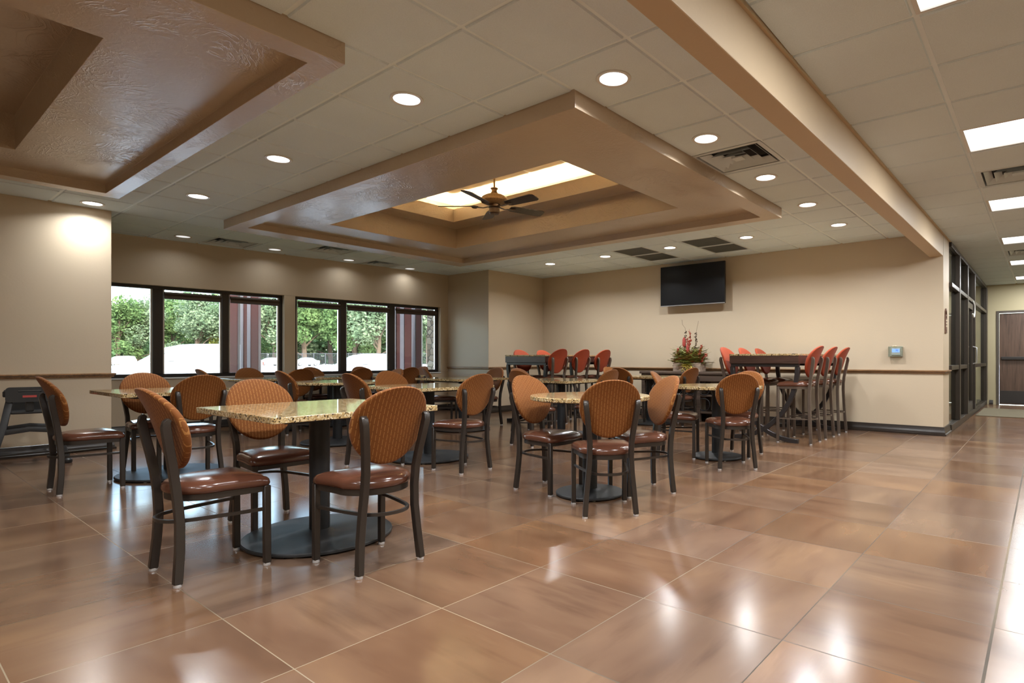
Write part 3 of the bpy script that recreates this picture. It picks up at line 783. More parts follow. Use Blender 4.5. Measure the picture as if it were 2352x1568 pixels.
CH = [
 (-3.275,1.12,0,'nearest orange chair, front left of the near square table, in side view'),
 (-2.745,1.667,90,'orange chair with its striped back to the viewer, right side of the near square table'),
 (-3.87,1.675,-90,'orange chair facing the viewer behind the top of the near square table'),
 (-6.04,1.18,0,'leftmost orange dining chair, in side view before the black high chair'),
 (-6.645,1.775,-90,'orange chair behind the left square table, seat beside the beige pier'),
 (-5.85,1.85,90,'dark backed chair at the right side of the left square table, behind the nearest chair'),
 (-3.12,3.465,-90,'bright orange chair on the left of the front round table, facing right'),
 (-2.388,3.23,48.5,'orange chair with its back square to the viewer, before the front round table'),
 (-2.50,3.865,148,'pale lit orange chair on the right of the front round table, seen from the front'),
 (-2.396,5.31,42.4,'orange chair with its back to the viewer at the rear round table'),
 (-2.61,5.99,180,'orange chair peeking out right behind the chair before the rear round table'),
 (-3.10,5.53,-68.5,'orange chair left of the rear round table, half hidden by the pale lit chair'),
 (-4.315,3.58,90,'orange chair pulled out at the right of the second square table, back to the viewer'),
 (-6.88,6.155,180,'pale pink lit chair standing before the corner column with its front to the viewer'),
 (-5.15,3.185,0,'brown lit chair in side view behind the top of the near square table'),
 (-5.565,3.77,-90,'orange chair facing the viewer behind the second square table'),
 (-6.95,4.375,180,'pale chair top peeking over the chair behind the second square table'),
 (-7.41,5.74,-28,'pale grey lit chair in side view left of the table by the corner column'),
 (-8.345,5.65,90,'dark backed chair below the last window pane'),
 (-8.95,6.255,180,'pale chair top farthest along the window row, below the last window pane'),
 (-6.87,3.32,0,'brown chair in side view at the left of the round table by the windows'),
 (-8.315,3.87,90,'dark backed chair behind the round table by the windows, left of centre'),
 (-9.34,4.75,-90,'orange chair against the window wall just right of the wall strip between windows'),
 (-9.31,3.77,-90,'orange chair against the window wall below the third pane'),
 (-8.85,3.155,0,'dark red chair tip at the near end of the window tables, before the van'),
 (-4.90,5.16,0,'pale side view chair behind the bright orange chair left of the front round table'),
 (-5.745,6.0,-90,'chair just behind the pale side view chair, left of the bar stools' + ' table'),
 (-4.575,5.99,90,'orange chair with back to the viewer, right of the square table under the bar stools'),
 (-5.2,7.66,0,'dark striped chair in side view at the table before the console'),
 (-5.635,8.08,-90,'small orange chair top, farthest left at the table before the console'),
 (-4.53,8.12,80,'orange chair standing before the flower arrangement, back to the viewer'),
 (-9.26,5.6,-90,'orange chair against the window wall below the fifth pane'),
 (-8.27,4.75,90,'dark backed chair below the fifth window pane, facing the windows'),
]
for k, (x, y, a, lab) in enumerate(CH):
    if k == 0: chair.location = (x,y,0); chair.rotation_euler = (0,0,R(a)); chair['label'] = lab
    else: dup(chair, (x,y,0), R(a), lab)
ST = []
for k, y in enumerate((7.375,7.98,8.60)):
    ST.append((-2.435,y,90,['nearest','middle','farthest'][k]+' red stool on the right side of the right bar table'))
for k, y in enumerate((7.40,8.0,8.60)):
    ST.append((-3.17,y,-90,['nearest','middle','farthest'][k]+' red stool behind the right bar table, on its left side'))
for k, y in enumerate((6.96,7.54,8.14)):
    ST.append((-6.255,y,90,['left','middle','right'][k]+' red stool of the three showing their backs at the left bar table'))
for k, y in enumerate((7.24,7.82)):
    ST.append((-6.935,y,-90,['left','right'][k]+' red stool peeking over the far side of the left bar table'))
for k, (x, y, a, lab) in enumerate(ST):
    if k == 0: stool.location = (x,y,0); stool.rotation_euler = (0,0,R(a)); stool['label'] = lab
    else: dup(stool, (x,y,0), R(a), lab)

# ------------------------------------------------------------------ tables
TZ = .762
def pedestal(t, br, plate):
    MB().lathe([(.001,0.008),(br-.004,0.008),(br,.012),(br,.022),(br-.006,.027),(br*.55,.036),(.075,.046),(.06,.052),(.001,.052)], 56).build('base', M['baseiron'], t, smooth=30)
    MB().lathe([(.056,.045),(.056,TZ-.05)], 32).build('column', M['iron'], t)
    MB().box(-plate,plate,-plate,plate,TZ-.05,TZ-.031).build('mounting_plate', M['iron'], t, bevel=.004)
    for k in range(4):
        a = R(45+90*k); MB().lathe([(.016,0),(.016,.012)], 10, ((br-.04)*math.cos(a),(br-.04)*math.sin(a),0)).build('foot', M['chrome'], t)
def square_table():
    t = thing('square_table', '', 'table', (0,0,0), 0, 'square granite pedestal tables')
    b = MB(); b.prism(rrect(-.49,.49,-.4775,.4775,.014,4), TZ-.031, TZ); b.build('tabletop', M['granite'], t, bevel=.003, smooth=30)
    pedestal(t, .405, .36); return t
def round_table(name, r, br):
    t = thing(name, '', 'table', (0,0,0), 0, 'round granite pedestal tables')
    b = MB(); b.lathe([(.001,TZ-.031),(r-.004,TZ-.031),(r,TZ-.027),(r,TZ-.004),(r-.004,TZ),(.001,TZ)], 72); b.build('tabletop', M['granite'], t, smooth=30)
    b = MB(); b.lathe([(.001,TZ-.04),(r-.05,TZ-.04),(r-.045,TZ-.031),(.001,TZ-.031)], 56); b.build('underlay', M['iron'], t, smooth=30)
    pedestal(t, br, .15); return t
SQ = [(-3.345,1.71,'near square granite table with a glossy top, largest table in the picture'),
 (-6.2,1.80,'left square granite table between the pier and the nearest chair'),
 (-5.08,3.77,'second square granite table, directly behind the near square table'),
 (-8.9,4.735,'middle square table of the row along the windows'),
 (-8.9,3.745,'nearest square table of the row along the windows'),
 (-8.9,5.725,'farthest square table of the row along the windows'),
 (-6.75,5.6,'square granite table in front of the corner column'),
 (-5.16,5.99,'square granite table behind the front round table, under the left bar stools'),
 (-5.05,8.06,'square granite table before the console with the flowers')]
sq = square_table()
for k, (x, y, lab) in enumerate(SQ):
    if k == 0: sq.location = (x,y,0); sq['label'] = lab
    else: dup(sq, (x,y,0), 0, lab)
rt = round_table('round_table', .46, .262); rt.location = (-2.75,3.53,0); rt['label'] = 'front round granite table with three chairs, golden top'
dup(rt, (-2.72,5.68,0), 0, 'rear round granite table in front of the right bar table')
rt2 = round_table('round_table', .53, .42); rt2.location = (-6.93,3.77,0); rt2['label'] = 'larger round table behind the near square table, toward the windows'

BT = 1.105
def bar_table():
    t = thing('bar_table', '', 'bar table', (0,0,0), 0, 'tall granite bar tables')
    hw, hl = .455, .87
    b = MB(); b.prism(rrect(-hw,hw,-hl,hl,.012,3), BT-.024, BT); b.build('tabletop', M['granite'], t, bevel=.003, smooth=30)
    b = MB(); b.box(-hw+.005,hw-.005,-hl+.005,-hl+.035,BT-.125,BT-.024); b.box(-hw+.005,hw-.005,hl-.035,hl-.005,BT-.125,BT-.024)
    b.box(-hw+.005,-hw+.035,-hl+.035,hl-.035,BT-.125,BT-.024); b.box(hw-.035,hw-.005,-hl+.035,hl-.035,BT-.125,BT-.024)
    b.build('apron', M['apron'], t, bevel=.003, smooth=30)
    for ys in (-1,1):
        y = ys*(hl-.05)
        b = MB(); b.box(-hw+.01,hw-.01,y-.022,y+.022,BT-.165,BT-.125); b.build('cross_bar', M['darksteel'], t, bevel=.004)
        for sx_ in (-1,1):
            path = []
            for k in range(25):
                a = R(90*k/24); path.append((sx_*(-hw+.03+.86*(1-math.cos(a))), y+(.001*sx_), BT-.165-(BT-.165-.022)*math.sin(a)))
            b = MB(); b.bar(path, .05, .055, right=(0,1,0)); b.build('leg', M['darksteel'], t, bevel=.004, segs=1, smooth=40)
    return t
bt = bar_table(); bt.location = (-2.815,8.05,0); bt['label'] = 'right tall bar table with crossing curved legs, near the thermostat wall'
dup(bt, (-6.615,7.635,0), 0, 'left tall bar table beside the corner column')

# ------------------------------------------------------------------ console table and flowers
t = thing('console_table', 'dark wooden console table with ironwork against the wall under the television', 'console table', (-4.78,8.89,0))
hw, d0, d1 = .83, -.21, .205
b = MB(); b.box(-hw-.03,hw+.03,d0-.02,d1,.782,.825); b.build('top', M['console'], t, bevel=.006)
b = MB(); b.box(-hw,hw,d0,d0+.025,.66,.782); b.box(-hw,hw,d1-.03,d1-.005,.66,.782); b.box(-hw,-hw+.03,d0+.025,d1-.03,.66,.782); b.box(hw-.03,hw,d0+.025,d1-.03,.66,.782)
b.build('apron', M['console'], t, bevel=.003)
for k in range(3):
    x0 = -hw+.08+k*.53; MB().box(x0,x0+.48,d0-.008,d0,.675,.77).build('drawer', M['console'], t, bevel=.004)
for x in (-hw+.035,-.28,.28,hw-.035):
    for y in (d0+.035,d1-.04):
        MB().box(x-.033,x+.033,y-.033,y+.033,0,.66).build('leg', M['console'], t, bevel=.004)
for z in (.14,.42):
    MB().box(-hw+.01,hw-.01,d0+.02,d1-.02,z,z+.03).build('shelf', M['console'], t, bevel=.003)
for k in range(6):
    x = -hw+.2+k*.252
    for z in (.29,.545):
        ir = MB(); ir.tube([(x+.105*math.cos(R(g*15)), d0+.02, z+.1*math.sin(R(g*15))) for g in range(24)], .007, 6, closed=True)
        ir.build('iron_ring', M['iron'], t)
t = thing('flower_arrangement', 'autumn flower arrangement of reeds, berries and cattails in a weathered wooden box', 'flower arrangement', (-4.76,8.87,.8255))
rnd = random.Random(5)
b = MB(); b.box(-.255,.255,-.11,-.092,0,.15); b.box(-.255,.255,.092,.11,0,.15); b.box(-.255,-.237,-.092,.092,0,.15); b.box(.237,.255,-.092,.092,0,.15); b.box(-.237,.237,-.092,.092,0,.02)
b.build('planter', M['planter'], t, bevel=.004)
MB().box(-.236,.236,-.091,.091,.1,.13).build('soil', M['console'], t, smooth=0)
M['leafg'] = plain('olive_leaf', (.24,.26,.075), .55, var=.5, scale=9); M['leafy'] = plain('yellow_leaf', (.42,.33,.05), .55, var=.4, scale=9)
M['leafr'] = plain('rust_leaf', (.32,.10,.03), .6, var=.5, scale=12); M['berry'] = plain('berry_red', (.34,.05,.022), .4, var=.5, scale=30)
M['cattail'] = plain('cattail_red', (.33,.045,.035), .7, var=.3, scale=40); M['twig'] = plain('dry_twig', (.08,.05,.03), .8)
def blade_path(a, lean, L, droop, n=7):
    p = []
    for i in range(n):
        f = i/(n-1); r = L*f*math.sin(lean)+.03; z = L*f*math.cos(lean)-droop*f*f
        p.append((math.cos(a)*r, math.sin(a)*r*.55, .12+z))
    return p
def blade(mb, path, w):
    n = len(path); V = []
    for i, p in enumerate(path):
        q = path[min(i+1,n-1)]; o = path[max(i-1,0)]
        tx, ty = q[0]-o[0], q[1]-o[1]; l = math.hypot(tx,ty) or 1
        ww = w*math.sin(PI*min(.97,(i+.6)/n))+.001
        V += [(p[0]-ty/l*ww, p[1]+tx/l*ww, p[2]), (p[0]+ty/l*ww, p[1]-tx/l*ww, p[2]), (p[0],p[1],p[2]-ww*.4)]
    F = []
    for i in range(n-1):
        a, c = 3*i, 3*i+3
        F += [(a,a+2,c+2,c),(a+2,a+1,c+1,c+2)]
    mb.add(V, F)
for mat, cnt, wid, Ls in (('leafg',260,.019,(.22,.46)),('leafy',60,.018,(.18,.38)),('leafr',60,.02,(.18,.40))):
    b = MB()
    for k in range(cnt):
        blade(b, [(x+rnd.uniform(-.12,.12),y,z) for x,y,z in [blade_path(rnd.uniform(0,2*PI), rnd.uniform(.25,1.35), rnd.uniform(*Ls), rnd.uniform(.02,.16))][0:1][0]], wid*rnd.uniform(.7,1.3))
    b.build({'leafg':'green_foliage','leafy':'yellow_foliage','leafr':'rust_foliage'}[mat], M[mat], t, smooth=60, normals=False)
b = MB()
for k in range(9): blade(b, [(x*.8+rnd.uniform(-.06,.1),y-.1,z) for x,y,z in blade_path(R(rnd.uniform(230,310)), 1.2, rnd.uniform(.12,.2), rnd.uniform(.14,.22))], .012)
b.build('trailing_leaves', M['leafy'], t, smooth=60, normals=False)
for k, (x0, lx, h) in enumerate(((-.09,-.10,.74),(.02,.03,.72),(-.02,-.03,.60),(.08,.17,.70),(.15,.27,.46),(-.14,-.22,.40),(.2,.34,.30),(-.2,-.33,.2))):
    b = MB(); y0 = rnd.uniform(-.05,.05)
    path = [(x0+(lx-x0)*f+.012*math.sin(f*9+k), y0-.02*f, .1+(h-.1)*f) for f in [i/10 for i in range(11)]]
    if k in (0,3): path += [(lx+(.01 if k else -.05), y0-.02, h+.07),(lx+(.03 if k else -.06), y0-.02, h+.15)]
    b.tube(path, .0022, 5)
    for i in range(44):
        f = rnd.uniform(.4,1.0); q = path[int(f*10)]
        r = rnd.uniform(.008,.014); cx_, cy_, cz_ = q[0]+rnd.uniform(-.017,.017), q[1]+rnd.uniform(-.015,.015), q[2]+rnd.uniform(-.03,.02)
        b.lathe([(.0005,-r),(r*.8,-r*.5),(r,0),(r*.8,r*.5),(.0005,r)], 7, (cx_,cy_,cz_))
    b.build('berry_branch', M['berry'] if k not in (0,3) else M['twig'], t)
for x, z in ((-.075,.42),(-.005,.30)):
    b = MB(); b.lathe([(.003,-.25),(.003,0),(.024,.01),(.03,.03),(.028,.12),(.016,.155),(.002,.165)], 14, (x,-.05,z)); b.build('cattail', M['cattail'], t)
b = MB()
for k in range(14):
    a = rnd.uniform(0,2*PI); b.tube([(x+rnd.uniform(-.01,.01),y,z) for x,y,z in blade_path(a, rnd.uniform(.5,1.35), rnd.uniform(.35,.52), .1)], .0012, 4)
b.build('grass_stem', M['leafg'], t)

# ------------------------------------------------------------------ television, thermostat, sign
t = thing('wall_television', 'black flat television mounted high on the back wall', 'television', (-4.77,8.98,1.965))
MB().box(-.615,.615,-.02,.025,0,.703).build('tv_body', M['tvbody'], t, bevel=.006)
MB().box(-.605,.605,-.0225,-.019,.022,.693).build('screen', M['tvscreen'], t, smooth=0)
MB().box(-.615,.615,-.026,-.018,.0,.014).build('lower_trim', M['silver'], t, bevel=.002)
MB().box(-.2,.2,.025,.16,.2,.5).build('wall_mount', M['tvbody'], t, bevel=.006)
t = thing('thermostat', 'wall thermostat with blue display in a clear guard, right of the bar table', 'thermostat', (-1.645,BY,1.145))
MB().box(-.085,.085,-.012,0,-.075,.07).build('back_plate', M['thermo'], t, bevel=.004)
MB().box(-.058,.058,-.035,-.012,-.052,.05).build('thermostat_body', M['white'], t, bevel=.005)
MB().box(-.047,.047,-.037,-.0345,-.012,.036).build('display', M['lcd'], t, smooth=0)
g = MB()
for (x0,x1,z0,z1) in ((-.088,.088,-.078,-.07),(-.088,.088,.062,.07),(-.088,-.08,-.07,.062),(.08,.088,-.07,.062)): g.box(x0,x1,-.075,-.012,z0,z1)
g.box(-.088,.088,-.078,-.075,-.078,.07); g.build('clear_guard', M['glass'], t, smooth=0)
MB().box(-.03,.02,-.08,-.06,.064,.078).build('lock_tab', M['brass'], t, bevel=.004)
cu = bpy.data.curves.new('digits', 'FONT'); cu.body = '70'; cu.size = .034; cu.extrude = .0006; cu.align_x = 'CENTER'
tmp = bpy.data.objects.new('digits', cu); COL.objects.link(tmp)
me = bpy.data.meshes.new_from_object(tmp); bpy.data.objects.remove(tmp)
me.materials.append(M['lcdtext']); dg = bpy.data.objects.new('digits', me); COL.objects.link(dg); dg.parent = t
dg.location = (.012,-.0378,.002); dg.rotation_euler = (PI/2,0,0)
# brown cut-out sign on the end of the wall
sy = 9.34
t = thing('wall_sign', 'narrow brown rounded sign with cut-out symbols on the wall end by the storefront', 'sign', (-1.0745,sy,1.395), 0)
b = MB(); th = .012
W_ = .085
def sb(y0,y1,z0,z1): b.box(0,th,y0,y1,z0,z1)
sb(-W_,-W_+.035,0,.30); sb(-W_+.035,W_,0,.022); sb(-W_+.035,-.0,.022,.042); sb(.03,W_,.022,.042); sb(-W_+.035,W_,.042,.085)
sb(-W_+.035,W_,.112,.124); sb(-W_+.035,W_,.152,.164); sb(-W_+.035,W_,.19,.205); sb(-W_+.035,-.02,.205,.235); sb(.045,W_,.205,.235); sb(-W_+.035,W_,.235,.255)
o = arc(0,.255,W_,0,180,14); i = arc(0,.255,W_-.03,0,180,14)
for k in range(14):
    b.prism_axis([o[k],o[k+1],i[k+1],i[k]], 0, th, 'x')
b.build('sign_plate', M['signbrown'], t, smooth=0)
# ------------------------------------------------------------------ high chair
t = thing('high_chair', 'black plastic high chair against the beige pier at the far left', 'high chair', (-8.0,1.12,0), R(-8))
def hc(path, w, h, nm, right=(1,0,0), bev=.006):
    b = MB(); b.bar(path, w, h, right=right); return b.build(nm, M['hcplastic'], t, bevel=bev, smooth=40)
for sx_ in (-1,1):
    for sy_ in (-1,1):
        lg = hc([(sx_*.27,sy_*.27,.04),(sx_*.2,sy_*.185,.38),(sx_*.155,sy_*.13,.70)], .05, .055, 'leg')
        MB().lathe([(.001,0),(.032,0),(.038,.012),(.036,.035),(.02,.05),(.001,.052)], 14, (sx_*.275,sy_*.275,0)).build('caster', M['hcplastic'], lg)
    hc([(sx_*.215,-.2,.33),(sx_*.21,0,.355),(sx_*.215,.2,.33)], .03, .05, 'side_bar')
    hc([(sx_*.165,-.19,.70),(sx_*.165,.19,.70)], .045, .06, 'armrest', bev=.012)
for sy_ in (-1,1):
    hc([(-.215,sy_*.2,.30),(0,sy_*.19,.34),(.215,sy_*.2,.30)], .03, .045, 'cross_bar', right=(0,1,0))
b = MB(); x = .185     # slotted head panel on the side facing the room
ol = rrect(-.17,.17,.62,.765,.03,4); il = rrect(-.085,.085,.71,.735,.012,4)
loops = [[(x,p[0],p[1]) for p in ol],[(x+.03,p[0],p[1]) for p in ol],[(x+.03,p[0],p[1]) for p in il],[(x,p[0],p[1]) for p in il]]
b.loft(loops+[loops[0]], False, False); b.build('handle_panel', M['hcplastic'], t, smooth=40)
MB().box(x+.03,x+.033,-.05,.05,.665,.685).build('red_label', M['redlabel'], t, smooth=0)['label'] = 'red label'
b = MB(); b.box(-.13,.16,-.14,.14,.50,.525); b.box(-.15,-.125,-.14,.14,.5,.72); b.build('seat', M['hcplastic'], t, bevel=.012)
MB().box(.14,.165,-.03,.03,.525,.65).build('crotch_post', M['hcplastic'], t, bevel=.008)

# ------------------------------------------------------------------ outside
GZ = -.15
M['asphalt'] = plain('sunlit_asphalt', (.58,.585,.58), .9, var=.12, scale=2)
M['grass'] = plain('dry_grass', (.24,.22,.08), .95, var=.3, scale=6)
M['carwhite'] = plain('white_car_paint', (.24,.24,.235), .25, var=.01, coat=(.5,.05))
M['carred'] = plain('red_car_paint', (.35,.04,.03), .3, var=.02); M['cargrey'] = plain('grey_car_paint', (.2,.21,.24), .3, var=.02)
M['carglass'] = plain('car_window_glass', (.16,.2,.24), .08, var=.02, spec=.8); M['tyre'] = plain('tyre_rubber', (.02,.02,.02), .8)
M['redsteel'] = plain('oxide_red_steel', (.075,.015,.013), .45, var=.15, scale=3); M['palestrip'] = plain('pale_column_strip', (.2,.18,.21), .5, var=.1)
M['fence'] = plain('black_fence_steel', (.035,.037,.042), .5)
M['trunk'] = plain('tree_bark', (.10,.07,.05), .9, var=.3, scale=10, bump=.4)
M['leafA'] = leaf_mat('tree_leaf_green', (.08,.14,.055), (.16,.235,.095)); M['leafB'] = leaf_mat('tree_leaf_pale', (.12,.175,.10), (.22,.275,.17)); M['leafD'] = leaf_mat('far_leaf_green', (.07,.13,.06), (.12,.2,.09)); M['leafC'] = leaf_mat('tree_leaf_yellow', (.22,.25,.06), (.33,.32,.1))  # green and pale leaf colours lifted to include window haze
def scr(px, d):                                         # a point on the ground seen through the window
    l = (px-CXP)/FPX*d; return (d*FW[0]+l*RT[0], d*FW[1]+l*RT[1])
b = MB(); b.add([(60,-60,GZ),(-120,-60,GZ),(-120,140,GZ),(60,140,GZ)], [(0,1,2,3)]); struct(b.build('ground', M['asphalt'], smooth=0))
b = MB(); b.add([(-10.4,-30,GZ+.02),(-13.2,-30,GZ+.02),(-13.2,60,GZ+.02),(-10.4,60,GZ+.02)], [(0,1,2,3)])
g = b.build('lawn', M['grass'], smooth=0); tag(g, 'dry yellow grass strip outside the windows', 'grass', kind='stuff')
def car(name, label, cat, loc, rz, paint_, st, group=None):
    """st: stations (x, zlow, zbelt, zroof, halfwidth)"""
    t = thing(name, label, cat, (loc[0],loc[1],GZ), rz, group)
    b = MB(); L = []
    for x, z0, zb, hw in st['hull']:
        L.append([(x,-hw*.93,z0),(x,hw*.93,z0),(x,hw,z0+(zb-z0)*.35),(x,hw,z0+(zb-z0)*.75),(x,hw*.9,zb),(x,-hw*.9,zb),(x,-hw,z0+(zb-z0)*.75),(x,-hw,z0+(zb-z0)*.35)])
    b.loft(L); L = []
    for x, zb, zr, hw in st['cab']:
        L.append([(x,-hw,zb),(x,hw,zb),(x,hw*.82,zr),(x,hw*.5,zr+.04),(x,-hw*.5,zr+.04),(x,-hw*.82,zr)])
    b.loft(L); b.build('car_body', paint_, t, smooth=50)
    for s_ in (-1,1):
        w = MB()
        for (xa,xb_,xc,xd,za,zt,hw) in st['win']:
            # lower edge xa..xb_, upper edge xc..xd
            f = lambda z: s_*(hw*(1-.18*(z-st['zb'])/(st['zt']-st['zb']))+.012)
            w.add([(xa,f(za),za),(xb_,f(za),za),(xd,f(zt),zt),(xc,f(zt),zt)], [(0,1,2,3)])
        w.build('side_window', M['carglass'], t, smooth=0)
        for x in st['wheels']:
            wh = MB(); n = 20
            wh.loft([[(x+r*math.cos(2*PI*i/n), s_*yy, .32+r*math.sin(2*PI*i/n)) for i in range(n)] for r, yy in ((.32,.66),(.34,.7),(.34,.86),(.3,.89))])
            wl_ = wh.build('wheel', M['tyre'], t, smooth=30)
            hb = MB(); hb.loft([[(x+r*math.cos(2*PI*i/n), s_*yy, .32+r*math.sin(2*PI*i/n)) for i in range(n)] for r, yy in ((.21,.885),(.2,.9),(.03,.9))]); hb.build('hub', M['silver'], wl_)
    for q in st['screens']:
        w = MB(); w.add(q, [(0,1,2,3)]); w.build('windscreen', M['carglass'], t, smooth=0)
    for x, z, m_ in st['lamps']:
        for s_ in (-1,1): MB().box(x-.05,x+.05,s_*.62-.15,s_*.62+.15,z-.08,z+.08).build('lamp', m_, t, bevel=.03)
    return t
van = dict(hull=[(-2.35,.35,.75,.72),(-2.2,.25,.95,.88),(-1.2,.22,1.06,.95),(0,.22,1.08,.96),(1.6,.22,1.08,.95),(2.25,.25,1.05,.9),(2.4,.4,.95,.82)],
 cab=[(-1.45,1.0,1.04,.86),(-.6,1.02,1.58,.9),(-.1,1.02,1.70,.92),(1.2,1.02,1.74,.92),(2.05,1.02,1.68,.9),(2.33,1.0,1.1,.84)],
 win=[(-.95,-.35,-.55,-.3,1.12,1.55,.9),(-.25,.75,-.2,.75,1.12,1.6,.92),(.85,1.85,.85,1.75,1.12,1.6,.92)], zb=1.0, zt=1.74,
 screens=[[(-1.4,-.7,1.09),(-1.4,.7,1.09),(-.66,.62,1.57),(-.66,-.62,1.57)]], wheels=(-1.5,1.5), lamps=[(2.36,1.0,M['carred']),(-2.28,.72,M['silver'])])
sed = dict(hull=[(-2.3,.35,.65,.72),(-2.15,.25,.8,.84),(-1.2,.2,.9,.9),(0,.2,.93,.9),(1.5,.2,.96,.9),(2.2,.25,.93,.85),(2.32,.4,.8,.75)],
 cab=[(-1.15,.86,.9,.8),(-.35,.88,1.32,.84),(.2,.88,1.40,.85),(.9,.88,1.38,.84),(1.85,.9,.95,.76)],
 win=[(-.75,.2,-.25,.2,.96,1.3,.84),(.28,1.35,.28,.95,.96,1.3,.84)], zb=.9, zt=1.4,
 screens=[[(-1.08,-.66,.95),(-1.08,.66,.95),(-.38,.58,1.31),(-.38,-.58,1.31)],[(1.72,-.62,1.0),(1.72,.62,1.0),(1.0,.58,1.36),(1.0,-.58,1.36)]], wheels=(-1.4,1.4), lamps=[(2.28,.75,M['carred']),(-2.22,.68,M['silver'])])
wang = math.atan2(WU.y, WU.x)
car('minivan', 'white van parked close outside the two left window panes', 'van', scr(432,22.0), wang+PI*.02, M['carwhite'], van)
car('sedan', 'white sedan parked outside the fourth and fifth window panes', 'car', scr(838,27.0), wang+PI*.04, M['carwhite'], sed)
for px, d, ang, mt, lab, st in ((275,105,.3,'carwhite','small white van far off at the left edge of the first window pane',van),(618,100,.1,'carwhite','small white car far off beyond the third window pane',sed),(640,112,1.2,'carred','small red car far off at the right edge of the third window pane',sed),(700,98,.2,'cargrey','small grey car behind the white sedan, beyond the fourth pane',sed)):
    car('parked_car', lab, 'car', scr(px,d), wang+ang, M[mt], st, 'distant parked cars')
# canopy columns just outside
def column(px0, d, label, bands):
    x, y = scr(px0, d); t = thing('canopy_column', label, 'column', (x,y,GZ), YAW)
    for off, w, m_, dep in bands:
        MB().box(off-w/2,off+w/2,-dep,dep,0,3.6).build('steel_panel' if m_ == 'redsteel' else 'pale_strip', M[m_], t, bevel=.006)  # red panels and pale strips stand side by side
    return t
column(563, 11.6, 'rust red steel canopy column outside the third window pane', [(-.2,.15,'redsteel',.05),(-.03,.055,'palestrip',.07),(.035,.07,'redsteel',.05),(.105,.07,'palestrip',.06),(.215,.15,'redsteel',.05)])
column(945, 12.6, 'rust red steel canopy column outside the last window pane', [(-.35,.07,'palestrip',.07),(-.27,.08,'redsteel',.05),(-.185,.09,'palestrip',.06),(-.06,.15,'redsteel',.05),(.06,.085,'palestrip',.06),(.17,.12,'redsteel',.05)])
x, y = scr(1006, 12.4)
tag(MB().box(-.16,.16,-.16,.16,0,3.6).build('stone_pillar', M['stone'], loc=(x,y,GZ), smooth=0), 'tan stone pillar outside the right edge of the last pane', 'pillar')
b = MB(); b.box(-14.6,-11.7,-8,30,3.45,3.7); struct(b.build('trim_8', M['redsteel'], smooth=0))
# fence: panels between posts
fa, fb = Vector((*scr(480,112),GZ)), Vector((*scr(1015,112),GZ))
t = thing('metal_fence', 'black picket fence at the far edge of the parking lot', 'fence', tuple(fa), math.atan2((fb-fa).y,(fb-fa).x))
FL = (fb-fa).length; npn = 20
for k in range(npn+1): MB().box(FL*k/npn-.04,FL*k/npn+.04,-.04,.04,0,2.35).build('fence_post', M['fence'], t, smooth=0)
for k in range(npn):
    b = MB(); x0, x1 = FL*k/npn, FL*(k+1)/npn
    b.box(x0,x1,-.02,.02,2.2,2.27); b.box(x0,x1,-.02,.02,.2,.25); q = x0+.1
    while q < x1-.05: b.box(q-.02,q+.02,-.02,.02,.1,2.3); q += .22
    b.build('picket_panel', M['fence'], t, smooth=0)
# trees
def tree_mesh(seed, nleaf, mat, h):
    r = random.Random(seed)
    t = thing('tree', '', 'tree', (0,0,0), 0, 'leafy trees beyond the parking lot')
    b = MB(); b.tube([(0,0,0),(.1,.05,h*.25),(.05,.1,h*.5),(0,0,h*.8)], [.22,.17,.12,.03], 8)
    blobs = []
    for k in range(20):
        a = r.uniform(0,2*PI); rr = r.uniform(.4,2.5)*(h/7); z = h*r.uniform(.16,.9); rr *= (1.15-.6*(z/h))
        c = (rr*math.cos(a), rr*math.sin(a), z); blobs.append((c, r.uniform(.8,1.35)*(h/7)))
        b.tube([(0,0,z*.5),(c[0]*.5,c[1]*.5,z*.8),c], [.07,.045,.015], 5)
    b.build('trunk', M['trunk'], t)
    lv = MB()
    for k in range(nleaf):
        c, rad = blobs[r.randrange(len(blobs))]
        v = Vector((r.gauss(0,1),r.gauss(0,1),r.gauss(0,1))).normalized()*rad*(r.random()**.4)
        p = Vector(c)+Vector((v.x,v.y,v.z*.8)); s_ = r.uniform(.07,.15)
        u = Vector((r.gauss(0,1),r.gauss(0,1),r.gauss(0,.6))).normalized(); w = u.cross(Vector((r.gauss(0,1),r.gauss(0,1),r.gauss(0,1)))).normalized()
        lv.add([p-u*s_*1.3,p+w*s_*.7,p+u*s_*1.3,p-w*s_*.7], [(0,1,2,3)])
    lv.build('crown', mat, t, smooth=0, normals=False)
    return t
TR = [(0,tree_mesh(1,7000,M['leafA'],7.2)),(1,tree_mesh(2,7000,M['leafB'],7.6)),(2,tree_mesh(3,4500,M['leafC'],5.2))]
spots = [(270,122,0,2.00,'green tree in the first window pane at the far left'),(318,126,1,1.96,'paler green tree at the right of the first window pane'),(395,132,0,2.20,'green tree above the white van in the second pane'),(455,122,1,2.16,'broad pale green tree right of centre in the second pane'),(502,126,2,2.00,'yellow green tree at the right edge of the second pane'),(560,130,0,2.40,'tree hidden behind the rust red column of the third pane'),(630,122,1,2.36,'pale green tree at the right of the third pane'),(700,122,0,2.60,'tree in the left half of the fourth pane'),(760,132,1,2.50,'pale tree in the right half of the fourth pane'),(815,124,0,2.50,'tree in the left half of the fifth pane'),(868,120,1,2.40,'pale tree in the right half of the fifth pane'),(935,130,0,2.70,'tree behind the rust red column of the last pane'),(985,122,1,2.40,'tree beside the stone pillar in the last pane')]
used = set()
for k, (px, d, v, s_, lab) in enumerate(spots):
    x, y = scr(px, d); src = TR[v][1]
    if v not in used:
        o = src; o.location = (x,y,GZ); o.rotation_euler = (0,0,k*1.3); o['label'] = lab; used.add(v)
    else: o = dup(src, (x,y,GZ), k*1.3, lab)
    o.scale = (s_,)*3
